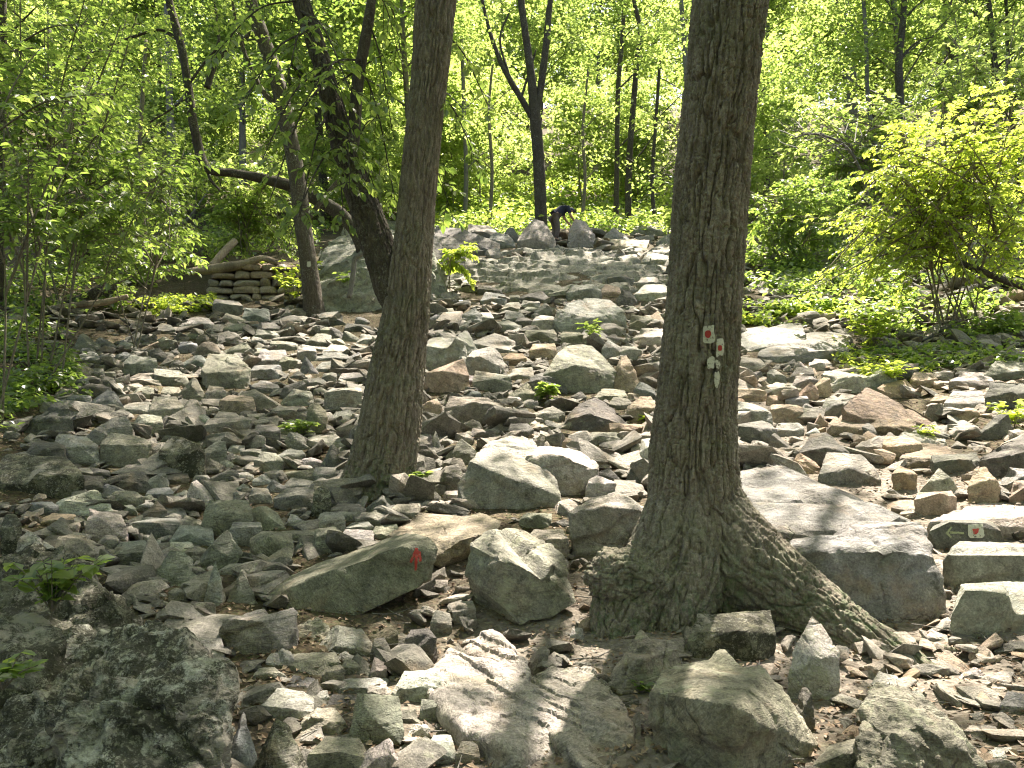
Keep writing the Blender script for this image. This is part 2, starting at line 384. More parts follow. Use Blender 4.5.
def make_rock(name, P, wpx, tint, mat='rock', p=20., rough=1., chips=2, label=None, seed=None, jit=True, level=None, groove=None, notch=None):
    seed = int(rng.integers(1, 9999)) if seed is None else seed
    r = np.random.default_rng(seed); P = np.asarray(P, float)
    near = P[:, 1].min(); Lpx = min(max(wpx / 45, 1.7), 3.6)
    V, F, c = rock_geo(P, Lpx * near / FPX, r, p, rough, chips, seed, groove, (1 + (wpx > 70) if p > 16 and r.random() < .65 else 0) if notch is None else notch)
    base = np.array([c[0], c[1], V[:, 2].min()])
    me = mesh_from(name, V - base, F, M[mat], True); me.set_sharp_from_angle(angle=R(38))
    o = link(name, me, loc=base)
    t = np.array(TINT[tint]) * (r.uniform(.85, 1.18) if jit else 1) * (1 + .03 * r.normal(size=3) * jit)
    o.color = (*np.clip(t, .02, .6), 1)
    return o
LAND = []       # (ref, x, y) landmarks for the labels
def hull_rock(name, label, pts, d0=None, drop=True, ref=None, tint='grey', mat='rock', bury=.25, cat=None, front=None, **kw):
    """pts: (px, py, metres behind the front plane); front plane depth from the lowest points unless given"""
    A = np.array(pts, float)
    if d0 is None:
        k = A[:, 1].argmax(); d0 = ground_hit(A[k, 0], A[k, 1])[1]
    P = [at(x, y, d0 + dd) for x, y, dd in pts]
    hgt = (A[:, 1].max() - A[:, 1].min()) * mpp(d0)
    Q = list(P)
    for (x, y, dd), q in zip(pts, P):
        gz_ = float(H(q[0], q[1]))
        if drop or dd > .3:
            if q[2] > gz_ - .05: Q.append(np.array([q[0], q[1] + .02, min(q[2] - .02, gz_ - .05 - (bury * hgt * .3 if drop else 0))]))
    if drop:
        for (x, y, dd), q in zip(pts, P):
            if dd <= .06 and y > A[:, 1].mean(): Q.append(q + np.array([0, .03, -bury * hgt]))
    o = make_rock(name, np.array(Q), A[:, 0].max() - A[:, 0].min(), tint, mat, **kw)
    tag(o, label, cat or {'boulder': 'boulder', 'flat_rock': 'rock', 'stone': 'stone', 'rock_outcrop': 'rock'}[name])
    x0, x1, y0, y1 = A[:, 0].min(), A[:, 0].max(), A[:, 1].min(), A[:, 1].max()
    ROCKS.append(dict(o=o, box=(x0, y0, x1, y1), auto=None))
    if ref: LAND.append((ref, (x0 + x1) / 2, (y0 + y1) / 2, x1 - x0, y1 - y0))
    o['_d0'] = float(d0)
    return o
def embed_rock(name, label, pts, lift=.15, **kw):
    """bedrock that follows the slope: every outline point a little in front of the ground it covers"""
    hits = [ground_hit(x, y) for x, y in pts]; d0 = min(h[1] for h in hits)
    return hull_rock(name, label, [(x, y, h[1] - lift * (1 + .1 * h[1]) - d0) for (x, y), h in zip(pts, hits)], d0=d0, **kw)

hull = hull_rock
# --- the named big rocks -------------------------------------------------
hull('boulder', 'huge black and white mottled mossy boulder filling the near lower corner', [(-40, 800, .1), (60, 830, 0), (150, 830, 0), (222, 810, .05), (231, 720, .2), (226, 692, .3), (205, 668, .45), (160, 640, .6), (150, 626, .75), (112, 621, .9), (60, 636, .95), (0, 650, 1.0), (-40, 660, .9), (100, 680, .25), (170, 700, .15), (60, 720, .1)],
     d0=2.75, ref='the mottled corner boulder', tint='pale', mat='rock_moss', p=12., rough=2.3, groove=((.75, .2, -.6), .06, 3.2), chips=3, level=6, seed=5)
hull('boulder', 'lumpy lichen-spotted boulder cut by the picture edge beside the mottled corner boulder', [(-60, 720, .0), (30, 735, 0), (62, 700, .1), (66, 640, .3), (40, 617, .5), (0, 611, .5), (-50, 615, .5), (10, 660, .05)],
     d0=3.1, tint='green', mat='rock_moss', p=8., rough=1.6, chips=2, seed=8)
hull('boulder', 'dark moss-covered mound with a green seedling growing on it', [(-40, 640, 0), (60, 645, 0), (130, 640, .05), (152, 622, .15), (140, 592, .35), (112, 566, .5), (72, 540, .6), (35, 538, .7), (-30, 562, .7)],
     d0=3.9, ref='the dark mossy mound', tint='moss', mat='rock_moss', p=7., rough=1.8, chips=2, seed=13)
hull('boulder', 'large faceted boulder with a shadowed undercut face in front of the oak roots', [(732, 706, 0), (742, 795, .10), (651, 692, .36), (654, 730, .42), (690, 800, .38), (672, 660, .75), (690, 651, .92), (735, 647, 1.0), (768, 668, .68), (800, 713, .52), (828, 770, .42), (828, 805, .42), (700, 690, .22)],
     d0=2.95, drop=False, ref='the big faceted boulder', tint='green', mat='rock_lichen', p=34., chips=0, notch=2, rough=1.5, seed=21, level=6)
hull('boulder', 'rough lichen-crusted boulder with a slanting spine at the bottom edge', [(862, 800, .05), (930, 815, 0), (992, 800, .1), (976, 752, .2), (950, 716, .4), (920, 696, .55), (896, 678, .7), (878, 678, .7), (866, 700, .5), (857, 728, .3), (920, 730, .1)],
     d0=2.95, ref='the lichen-crusted spine boulder', tint='green', mat='rock_lichen', p=12., rough=1.5, chips=3, seed=23)
hull('flat_rock', 'long tilted slab with a red arrow painted on its upper end', [(266, 597, .12), (300, 616, .02), (330, 628, 0), (350, 619, 0), (402, 593, .08), (434, 580, .12), (438, 549, .2), (431, 535, .3), (405, 546, .12), (340, 567, .08), (275, 590, .15), (300, 568, .6), (350, 550, .75), (405, 535, .75)],
     d0=5.1, drop=False, ref='the red-arrow slab', tint='green', notch=0, rough=.7, p=26., chips=1, seed=31, level=6)
ARROW_SLAB = ROCKS[-1]['o']
hull('boulder', 'rounded yellow-green lichened boulder with a dark gap under it', [(520, 623, 0), (545, 622, 0), (572, 615, .05), (579, 603, .1), (505, 611, .02), (480, 592, .1), (462, 574, .25), (470, 546, .35), (486, 532, .5), (515, 530, .48), (550, 546, .35), (563, 557, .3), (500, 560, .02), (545, 570, 0), (520, 545, .2)],
     d0=4.95, drop=False, ref='the green lichened boulder', tint='green', mat='rock_lichen', p=17., chips=1, notch=1, rough=1.5, seed=37, level=6)
hull('boulder', 'dark flat-topped block leaning against the oak trunk above its burl', [(573, 549, 0), (592, 553, 0), (622, 547, .05), (640, 531, .15), (641, 511, .15), (600, 506, .05), (570, 512, .05), (590, 499, .4), (622, 493, .45), (636, 497, .4)],
     ref='the dark block against the oak', tint='grey', seed=41)
hull('boulder', 'big grey wedge with a long sloping top at the middle of the talus', [(457, 483, .1), (462, 500, 0), (490, 511, 0), (530, 513, 0), (560, 507, .05), (570, 500, .1), (540, 488, .08), (500, 474, .05), (470, 462, .2), (490, 443, .9), (512, 437, 1.1), (530, 440, 1.1), (545, 468, .45)],
     ref='the big grey wedge', tint='grey', p=26., seed=43, level=6)
hull('flat_rock', 'thick slab with a sunlit sloping top lying over the big grey wedge', [(523, 468, .1), (530, 479, 0), (570, 497, 0), (588, 488, .05), (598, 470, .1), (560, 456, .05), (526, 456, .1), (540, 446, .5), (580, 450, .6), (597, 462, .5)],
     tint='pink', p=26., seed=47)
hull('flat_rock', 'broad rough flat slab roofing a dark hollow behind the red-arrow slab', [(388, 535, .4), (437, 556, 0), (440, 566, .02), (470, 548, .1), (498, 529, .3), (501, 519, .55), (470, 506, 1.0), (420, 511, 1.0), (460, 540, .05)],
     d0=5.75, drop=False, tint='green', rough=1.2, seed=53)
hull('flat_rock', 'biggest smooth cracked grey slab beside the oak, dappled with light', [(752, 528, .1), (775, 531, 0), (830, 540, 0), (874, 545, 0), (882, 526, .1), (916, 508, .6), (902, 491, 1.1), (882, 478, 1.4), (840, 467, 1.7), (800, 460, 1.9), (765, 455, 2.0), (738, 460, 1.9), (733, 505, .8)],
     d0=5.45, ref='the biggest smooth slab', tint='slate', jit=False, notch=2, chips=2, p=34., rough=1.0, groove=((1, .2, .1), .03, 3.), seed=59, level=6)
hull('boulder', 'massive dark block under the front edge of the smooth cracked slab', [(788, 590, .12), (830, 618, 0), (885, 622, 0), (932, 615, .05), (947, 592, .12), (937, 556, .18), (895, 549, .06), (830, 553, .06), (785, 548, .15), (780, 535, .45), (880, 530, .5), (920, 523, .55), (800, 522, .8)],
     ref='the massive dark block', tint='blue', jit=False, notch=3, p=24., rough=1.4, seed=61, level=6)
hull('flat_rock', 'squared step stone carrying a painted trail square and arrow', [(929, 531, .05), (936, 546, 0), (1006, 547, 0), (1001, 531, .02), (986, 523, .05), (950, 522, .05), (940, 517, .4), (990, 517, .4)],
     ref='the painted step stone', tint='dark', notch=0, p=40., rough=.35, chips=0, seed=67)
SIGN_ROCK = ROCKS[-1]['o']
hull('flat_rock', 'long thick step stone directly under the painted step stone', [(943, 560, .1), (955, 575, .02), (1040, 585, 0), (1090, 580, 0), (1090, 552, .05), (1020, 549, .02), (950, 548, .04), (960, 542, .4), (1080, 544, .4)],
     tint='grey', p=30., rough=.8, seed=71)
hull('flat_rock', 'lowest broad step stone with a pale top beside the dirt path', [(952, 612, .06), (968, 628, 0), (1030, 634, 0), (1075, 628, 0), (1075, 600, .05), (1015, 594, .02), (965, 590, .05), (960, 583, .35), (1060, 580, .5)],
     ref='the lowest step stone', tint='grey', p=30., rough=.8, seed=73)
hull('flat_rock', 'sunlit pale flat slab lying above the painted step stone', [(930, 522, 0), (965, 526, 0), (1060, 530, 0), (1060, 515, .1), (1000, 512, .3), (955, 516, .2), (985, 499, 1.), (1060, 496, 1.2)], tint='pink', p=30, rough=.8, seed=75)
hull('stone', 'upright lichen-frosted stone wedged under the arching oak root', [(800, 687, 0), (824, 698, 0), (840, 682, .04), (840, 652, .1), (823, 640, .12), (821, 622, .2), (812, 615, .22), (804, 630, .15), (793, 650, .1), (788, 676, .04), (815, 660, 0)],
     d0=3.9, ref='the upright frosted stone', tint='pale', mat='rock_lichen', p=20., seed=79)
hull('stone', 'leaning greenish stone in front of the oak base beside a tiny seedling', [(607, 686, .03), (622, 694, 0), (650, 692, 0), (672, 662, .1), (680, 648, .16), (661, 630, .25), (645, 625, .28), (620, 650, .15), (610, 665, .08), (640, 660, 0)],
     d0=3.95, ref='the leaning greenish stone', tint='green', mat='rock_lichen', p=24., rough=1.4, seed=83)
hull('boulder', 'flat-topped angular block below the foot of the red-arrow slab', [(220, 618, .15), (238, 650, .05), (262, 660, 0), (285, 648, 0), (296, 628, .08), (298, 614, .15), (262, 622, .02), (285, 601, .4), (252, 607, .45), (228, 611, .35)],
     ref='the flat-topped angular block', tint='grey', p=28., seed=89)
hull('stone', 'gnarled lichen lump propping the red-arrow slab', [(294, 650, 0), (318, 658, 0), (333, 655, .03), (331, 632, .1), (322, 618, .2), (300, 620, .2), (292, 636, .1)], d0=4.6, tint='green', mat='rock_lichen', rough=2., p=10., seed=97)
hull('boulder', 'great triangular lichen-spotted block below the pale round-topped boulder', [(533, 379, .1), (560, 391, 0), (592, 394, 0), (612, 386, .08), (617, 372, .2), (605, 357, .4), (590, 343, .8), (572, 342, .8), (550, 353, .4), (575, 365, .03)],
     ref='the triangular lichen block', tint='green', mat='rock_lichen', p=26., seed=101)
hull('boulder', 'pale round-topped boulder with a shaded undercut in the upper talus', [(553, 321, .15), (560, 334, 0), (585, 334, 0), (603, 326, .1), (627, 322, .2), (625, 311, .3), (610, 300, .8), (585, 297, .9), (565, 303, .5), (557, 309, .3), (590, 318, 0)],
     ref='the pale round-topped boulder', tint='pale', p=18., seed=103)
hull('boulder', 'low-slung dark wedge pointing downhill below the triangular lichen block', [(560, 421, .1), (580, 431, 0), (601, 433, 0), (612, 426, .1), (631, 421, .15), (605, 396, .8), (595, 395, .8), (568, 409, .4), (595, 412, .05)],
     ref='the low dark wedge', tint='dark', p=26., seed=107)
hull('stone', 'white and tan peaked stone close against the oak trunk', [(626, 412, .08), (632, 424, 0), (650, 425, 0), (660, 408, .1), (651, 396, .35), (640, 396, .35), (628, 405, .15), (645, 408, 0)], ref='the white and tan peaked stone', tint='tan', p=30., seed=109)
hull('boulder', 'dark triangular boulder with a long tail in the lit rubble', [(842, 406, .1), (848, 414, .02), (868, 420, 0), (905, 424, 0), (944, 428, .05), (943, 420, .2), (910, 404, .4), (890, 399, .5), (868, 385, .7), (858, 398, .3)],
     ref='the dark triangular boulder', tint='brown', p=30., seed=113)
hull('boulder', 'large dark square-cut boulder at the picture edge above the step stones', [(978, 460, .05), (998, 479, 0), (1050, 476, 0), (1056, 445, .1), (1040, 434, .5), (1004, 433, .5), (984, 446, .2), (1010, 455, 0)], ref='the square-cut boulder', tint='dark', p=30., seed=127)
hull('boulder', 'dark angular boulder standing on the dusty lit trail', [(800, 453, .1), (818, 468, 0), (848, 464, .05), (852, 452, .15), (826, 432, .4), (810, 434, .4), (825, 448, 0)], ref='the dark trail boulder', tint='dark', p=30., seed=131)
hull('boulder', 'square grey-green lichen block alone in the shaded left talus', [(200, 374, .1), (215, 390, 0), (247, 390, 0), (251, 370, .15), (236, 354, .7), (208, 355, .7), (225, 372, 0)], ref='the square lichen block', tint='green', mat='rock_lichen', p=30., seed=137)
hull('flat_rock', 'long thin pale slab lying flat beside the base of the leaning tree', [(306, 440, .05), (330, 447, 0), (360, 447, 0), (362, 436, .2), (345, 430, 1.), (312, 432, .9)], tint='pale', p=34., rough=.4, ref='the long thin pale slab', seed=139)
hull('flat_rock', 'wide flat grey slab above the grassy strip behind the oak', [(757, 352, .1), (772, 362, 0), (803, 360, 0), (846, 351, .2), (852, 335, 1.4), (830, 330, 1.8), (790, 337, 1.3), (800, 350, .05)], ref='the wide flat slab', tint='grey', p=30., rough=.7, seed=149)
hull('flat_rock', 'pale ledge slab just behind the oak trunk under bright grass', [(735, 348, .1), (745, 352, 0), (790, 342, .2), (806, 334, .5), (800, 323, 1.4), (760, 322, 1.5), (738, 326, 1.2)], tint='pale', p=26., rough=.8, seed=151)
hull('boulder', 'peaked pale boulder beside the stooping hiker, nearest the tall forked tree', [(517, 241, .2), (530, 248, 0), (556, 250, 0), (555, 238, .3), (544, 221, .9), (534, 218, 1.), (522, 232, .6), (536, 238, .0)], ref="the hiker's peaked boulder", chips=0, rough=.6, notch=0, tint='grey', p=34., seed=157, level=4)
hull('boulder', 'rounded upright pale boulder the hiker reaches toward', [(567, 246, .1), (580, 248, 0), (597, 246, .1), (595, 234, .3), (585, 221, .8), (575, 218, .9), (569, 230, .5), (582, 232, .05)], ref="the hiker's upright boulder", tint='grey', rough=.6, chips=0, notch=0, p=24., seed=163, level=4)
embed_rock('rock_outcrop', 'broad cracked bedrock ledge sloping across the top of the talus', [(424, 283), (470, 292), (530, 296), (600, 292), (660, 282), (700, 268), (700, 250), (660, 245), (600, 246), (540, 248), (480, 249), (436, 256)], lift=.2, ref='the bedrock ledge', tint='grey', p=20., rough=1.4, groove=((1, .35, -.1), .36, 1.2), chips=3, level=6, seed=167)
hull('rock_outcrop', 'tall shaded green-grey rock face behind the leaning tree', [(318, 312, .3), (345, 318, 0), (395, 318, 0), (440, 305, .4), (445, 262, 2.), (420, 226, 3.6), (370, 212, 4.), (330, 222, 3.4), (312, 262, 1.4), (370, 268, .6)], d0=16.8, ref='the shaded rock face', tint='grey', mat='rock_lichen', p=14., rough=1.2, groove=((1, .2, .25), .28, 1.1), chips=4, level=6, seed=173)
hull('boulder', 'grey boulder half hidden by bright leaves beside the leaning trunk', [(430, 270, 0), (462, 272, 0), (466, 255, .4), (455, 238, 1.2), (434, 236, 1.2)], tint='grey', p=18., seed=179, d0=20.5)
hull('flat_rock', 'dark layered ledge near the crest left of the hiker', [(432, 246, .1), (470, 251, 0), (500, 250, .1), (500, 240, .4), (470, 229, 1.4), (436, 226, 1.4)], tint='dark', p=24., seed=181, d0=23.5, ref='the dark crest ledge')
embed_rock('rock_outcrop', 'worn pinkish bedrock hump in the middle of the foreground path', [(428, 690), (468, 734), (505, 750), (532, 759), (562, 737), (547, 702), (517, 663), (491, 640), (450, 648), (434, 668)], lift=.10, ref='the worn bedrock hump', tint='pink', p=16., rough=1.3, groove=((.62, -.75, -.2), .075, 4.5), chips=3, level=6, seed=191)
embed_rock('rock_outcrop', 'scuffed tilted bedrock rib next to the leaning greenish stone', [(520, 668), (556, 737), (590, 772), (612, 770), (632, 738), (622, 692), (592, 664), (548, 660)], lift=.09, ref='the scuffed bedrock rib', tint='pink', p=16., rough=1.2, groove=((.62, -.75, -.2), .06, 5.), chips=3, level=6, seed=193)

# --- many more rocks, each traced by its extent in the talus: (x0,y0,x1,y1,shape,tint)
STY = {
 'b': [(.03,1,0),(.96,1,0),(0,.42,.1),(.5,.30,0),(1,.36,.15),(.16,.02,.5),(.84,.04,.56)],
 's': [(.02,.95,0),(.97,.97,0),(0,.62,.06),(.45,.55,-.02),(1,.58,.1),(.2,.05,.55),(.85,.1,.6)],
 'p': [(.05,1,0),(.95,1,0),(.4,1.02,-.06),(0,.78,.15),(1,.8,.15),(.35,.45,.05),(.75,.42,.15),(.45,0,.34),(.6,.02,.36)],
 'l': [(.02,1,0),(.95,1,0),(.4,1.02,-.05),(1,.82,.1),(0,.5,.12),(.15,.08,.25),(.3,0,.35),(.75,.45,.3),(.5,.5,.02)],
 'r': [(.05,1,0),(.98,1,0),(.6,1.02,-.05),(0,.82,.1),(1,.5,.12),(.85,.08,.25),(.7,0,.35),(.25,.45,.3),(.5,.5,.02)],
}
SW = {'b': 'blocky stone', 's': 'flat stone', 'p': 'peaked stone', 'l': 'wedge stone', 'r': 'wedge stone'}
def Q(x0, y0, x1, y1, st='b', tint='grey', mat='rock', bury=.3):
    w, h = x1 - x0, y1 - y0
    d0 = ground_hit((x0 + x1) / 2, y1)[1]; wm = w * mpp(d0)
    hm = h * mpp(d0)
    pts = []
    for u, v, dd in STY[st]:
        u2 = x0 + w * (u + .09 * rng.normal() * (0 < u < 1)); v2 = y0 + h * (v + .08 * rng.normal() * (v < .97))
        pts.append((u2, v2, dd * max(wm, 1.3 * hm) * rng.uniform(.85, 1.15)))
    nm = 'flat_rock' if st == 's' and w > 22 else 'boulder' if w > 48 else 'stone'
    o = hull_rock(nm, None, pts, d0=d0, tint=tint, mat=mat, bury=bury, p=float(rng.uniform(20, 40)), chips=int(rng.integers(0, 3)), rough=float(rng.uniform(.7, 1.2)))
    ROCKS[-1]['auto'] = (tint, SW[st], w)
    ROCKS[-1]['box'] = (x0, y0, x1, y1)
    return o
QL = """525 526 569 560 b green;690 612 776 662 b moss;690 598 722 621 s green;736 601 754 614 s green;815 736 882 772 s green;391 664 443 706 s pale;350 688 404 746 s green;297 704 346 736 s green;308 734 372 775 s green;358 734 402 778 r pale;413 733 456 760 s pale
405 628 437 656 b dark;370 638 392 661 b grey;370 656 387 682 s green;265 648 294 673 b pale;252 722 312 785 p moss;226 712 257 772 p blue;203 566 226 608 p pale;224 565 256 606 p green;150 552 206 588 p green;200 531 252 569 p green;204 498 253 536 b green;230 520 262 545 b grey;186 562 206 585 b dark;168 588 190 604 b grey;190 600 216 622 b green;150 588 168 600 s pale;206 620 240 640 b dark
80 511 127 541 b pink;125 517 182 537 b dark;0 515 22 552 b moss;18 530 62 562 l pale;36 512 78 526 s brown;50 432 98 463 b pale;26 442 64 464 b dark;77 415 136 449 p grey;100 435 152 468 b green;158 436 206 478 b moss;198 440 224 466 r grey;-10 452 84 494 s moss;134 415 163 436 b grey;187 480 216 507 l pale;178 376 206 402 p green;205 386 226 402 b pink;219 393 254 414 b tan;213 410 243 424 s grey;160 470 190 484 s dark;188 455 204 470 b blue;135 500 155 508 s pale;110 540 152 560 s grey;82 545 106 562 s pink;118 548 150 566 b dark;165 540 195 558 s pale
280 388 314 406 r grey;270 404 308 422 b grey;306 404 328 432 b green;324 384 362 412 b pale;328 409 364 427 s grey;274 427 293 439 b green;254 424 280 447 b dark;276 447 306 461 s grey;320 445 354 472 p dark;313 466 342 482 s grey;254 454 284 473 b grey;252 471 273 486 s pale;282 477 332 493 s grey;274 489 320 510 b green;313 489 331 516 b moss;250 499 287 530 l green;287 514 306 526 s pale;280 526 334 542 s green;354 509 387 525 s green;345 521 374 533 s grey;316 527 347 554 b green;336 529 374 547 s pale;369 524 401 541 s green;250 529 294 558 b green;294 539 316 554 s grey;361 491 399 513 r dark;391 503 420 519 s green;420 499 445 509 s grey;425 491 442 501 p grey
420 397 442 422 b tan;445 396 505 424 b green;460 417 482 431 p green;436 419 454 434 s pale;430 429 441 450 p grey;419 435 438 451 p blue;419 449 437 468 p blue;445 439 482 464 p green;447 459 467 474 s dark;470 428 494 440 b dark
304 332 332 346 s grey;302 345 332 353 s grey;314 352 350 362 s grey;322 344 354 355 s pale;327 327 346 341 l dark;279 356 298 371 b green;300 358 319 376 l blue;313 359 347 374 s grey;278 382 306 399 r dark;321 372 337 384 b grey;338 371 367 384 s grey;344 321 372 333 s dark;250 364 282 381 b blue;250 379 280 393 s grey;355 332 385 345 s pale;360 350 388 362 s grey
423 328 477 369 b pale lichen;455 346 471 374 p pale;424 361 470 394 b tan;467 347 506 375 b pale;467 330 525 354 s grey;477 284 502 294 s dark;480 292 507 305 s blue;499 301 522 312 s grey;517 291 549 303 s dark;534 299 559 318 p grey;529 314 558 332 b pale;502 311 526 325 s grey;514 317 534 328 b dark;478 311 494 324 s pale;566 284 602 301 b grey;599 284 622 298 s tan;614 289 638 306 p dark;633 282 674 302 s pale;607 274 634 287 b dark;636 277 662 291 b grey;644 302 658 312 s grey;627 315 654 330 b green;577 330 611 343 s pale;597 322 626 336 b grey;632 327 667 346 s pale;601 340 627 358 l pale;619 346 642 359 b pale;647 359 684 380 s pale;608 356 642 392 p tan;529 373 566 395 b dark;633 382 664 402 l grey;595 388 627 402 s green;525 329 557 342 b green;529 344 557 359 b tan;502 352 527 364 s brown;506 366 534 380 s pink
608 396 633 410 s green;610 422 642 440 b brown;580 432 622 448 b green;631 432 652 446 s grey;631 442 652 460 b pale;590 463 622 484 p dark;588 474 616 500 b pale;554 436 577 452 b tan;510 404 532 426 s grey;523 417 547 429 s pink;508 424 534 440 b dark;519 511 552 529 b green;624 469 647 487 b dark;640 440 655 470 b pale;600 448 622 462 s pink
732 386 767 402 b tan;731 399 747 414 b brown;733 401 772 427 b grey;733 421 777 442 b dark;734 443 759 457 p green;771 403 807 423 b tan;768 383 802 398 b grey;794 383 817 400 r tan;812 410 832 426 p tan;821 398 844 417 b grey;827 416 867 434 s tan;867 415 917 434 s brown;887 431 947 450 s pale;882 437 922 462 b tan;900 444 984 467 s brown;933 453 982 475 b dark;919 467 960 499 p pale;968 469 1002 502 b tan;892 467 917 489 b brown;914 489 957 519 b tan;1000 469 1032 492 b grey;1011 479 1034 499 b brown;904 424 962 442 s grey;974 414 1014 442 r dark;793 449 820 474 l tan;819 454 882 484 s grey;768 432 792 454 l dark;855 440 885 452 s pink;905 505 932 520 s pink
767 367 787 388 b grey;767 382 800 396 b tan;793 374 820 396 b grey;805 377 832 398 r tan;819 369 872 393 b pale;889 364 917 384 b dark;949 372 994 389 s grey;984 361 1030 380 s green;969 334 1002 352 s moss;954 348 987 362 s moss;1004 349 1034 367 b dark;877 302 902 317 s pale;944 389 987 412 s pale;984 384 1034 410 b dark;1000 408 1034 424 b grey;930 395 950 408 b brown
604 228 636 245 l grey;609 239 647 252 s tan;630 220 668 236 s grey;656 226 690 247 r green;488 232 516 249 s grey;462 222 498 240 s dark;434 211 457 225 s pale;640 252 682 266 s grey;500 226 520 243 p dark;645 205 680 220 b dark;690 225 720 245 b dark
862 700 882 718 s pale;790 690 815 735 r dark;870 672 900 692 s pale;960 722 1000 742 s grey;900 690 925 706 s grey;1000 690 1034 718 s blue;955 668 985 682 r pale;925 630 948 641 s pale;948 632 975 644 s dark;1000 640 1034 652 s dark;985 745 1012 765 s pale;895 715 916 728 b grey
160 604 186 620 s pale;196 640 224 664 s pale;205 664 244 676 s green;176 632 206 652 b green;243 662 262 676 b grey;420 700 446 722 b grey;395 707 422 726 s green;455 742 480 762 s pale;340 660 362 676 b green;322 662 344 684 b green;285 676 318 694 s grey;310 690 330 704 s pale;430 612 452 630 s grey;452 600 476 622 b grey;600 600 622 626 b dark;570 628 585 640 s pale"""
for ln in QL.replace('\n', ';').split(';'):
    t = ln.split()
    Q(*map(float, t[:4]), t[4], t[5], mat='rock_lichen' if len(t) > 6 else ('rock_moss' if t[5] == 'moss' else 'rock'))
print('rocks', len(ROCKS), round(time.time() - T0, 1))

# --- talus fill: further single stones between the traced ones
def inpoly(x, y, poly):
    c = False; n = len(poly)
    for i in range(n):
        (x1, y1), (x2, y2) = poly[i], poly[(i + 1) % n]
        if (y1 > y) != (y2 > y) and x < (x2 - x1) * (y - y1) / (y2 - y1) + x1: c = not c
    return c
TALUS = [(20, 450), (90, 350), (230, 310), (330, 320), (430, 285), (680, 285), (735, 360), (900, 380), (1024, 395), (1024, 500), (900, 520), (740, 460), (640, 500), (560, 530), (450, 520), (330, 570), (240, 600), (150, 610), (100, 560), (40, 520)]
FGPOLY = [(120, 600), (260, 610), (400, 640), (440, 790), (235, 790), (215, 660)]
TR_OBST = [(0, 560, 215, 790), (430, 640, 690, 790), (640, 640, 870, 790), (260, 530, 580, 625), (740, 455, 950, 625), (640, 380, 745, 640), (660, 0, 745, 400), (345, 380, 425, 500), (370, 200, 430, 400)]
tries = 0
while len(ROCKS) < 480 and tries < 20000:
    tries += 1
    fg = tries % 5 == 0
    x = rng.uniform(40, 1024); y = rng.uniform(285, 610) if not fg else rng.uniform(585, 790)
    if not inpoly(x, y, TALUS if not fg else FGPOLY): continue
    w = rng.uniform(17, 58) * (1 - .35 * min(1, tries / 12000)) * (.5 + .75 * (y - 285) / 300) * (.8 if fg else 1); h = w * rng.uniform(.35, .65)
    bx = (x - w / 2, y - h, x + w / 2, y)
    if any(bx[0] < b[2] - .33 * w and bx[2] > b[0] + .33 * w and bx[1] < b[3] - .4 * h and bx[3] > b[1] + .4 * h for b in [q['box'] for q in ROCKS] + TR_OBST): continue
    Q(*bx, rng.choice(list('bbsslr')), rng.choice(['grey', 'green', 'dark', 'pale', 'tan' if x > 520 else 'blue', 'grey'] if x < 720 or y > 560 else ['tan', 'brown', 'pink', 'grey', 'pale', 'dark']))
print('rocks+fill', len(ROCKS), tries, round(time.time() - T0, 1))

# --- small rubble, uncountable: one object
def low_rock(r, k):
    P = r.uniform(-1, 1, (k, 3)); P /= (np.abs(P) ** 3.2).sum(1)[:, None] ** (1 / 3.2); P *= r.uniform(.72, 1.0, (k, 1))
    bm = hull_bm(P); bmesh.ops.remove_doubles(bm, verts=bm.verts, dist=.12); bmesh.ops.recalc_face_normals(bm, faces=bm.faces)
    bm.verts.index_update(); V = np.array([v.co[:] for v in bm.verts]); F = np.array([[v.index for v in f.verts] for f in bm.faces if len(f.verts) == 3]); bm.free()
    return V, F
def mid_rock(r):
    P = r.uniform(-1, 1, (13, 3)); P /= (np.abs(P) ** 3.2).sum(1)[:, None] ** (1 / 3.2); P *= r.uniform(.7, 1., (13, 1))
    V, F, c = rock_geo(P, .30, r, 22., .8, 2, int(r.integers(9999))); return V - c, F
prot = {1: [low_rock(rng, 12) for _ in range(24)], 2: [mid_rock(rng) for _ in range(24)]}
def rotm(r):
    a = r.uniform(0, 2 * math.pi); ca, sa = math.cos(a), math.sin(a)
    t = Matrix.Rotation(r.normal() * .35, 3, 'X') @ Matrix.Rotation(r.normal() * .35, 3, 'Y')
    return np.array(t) @ np.array([[ca, -sa, 0], [sa, ca, 0], [0, 0, 1]])
BX = np.array([q['box'] for q in ROCKS]); BX = BX[(BX[:, 2] - BX[:, 0]) > 15]; bw = BX[:, 2] - BX[:, 0]; bh = BX[:, 3] - BX[:, 1]
BX = np.stack([BX[:, 0] + .12 * bw, BX[:, 1] + .25 * bh, BX[:, 2] - .12 * bw, BX[:, 3] + .12 * bh], 1)
rub = MB(); cnt = 0
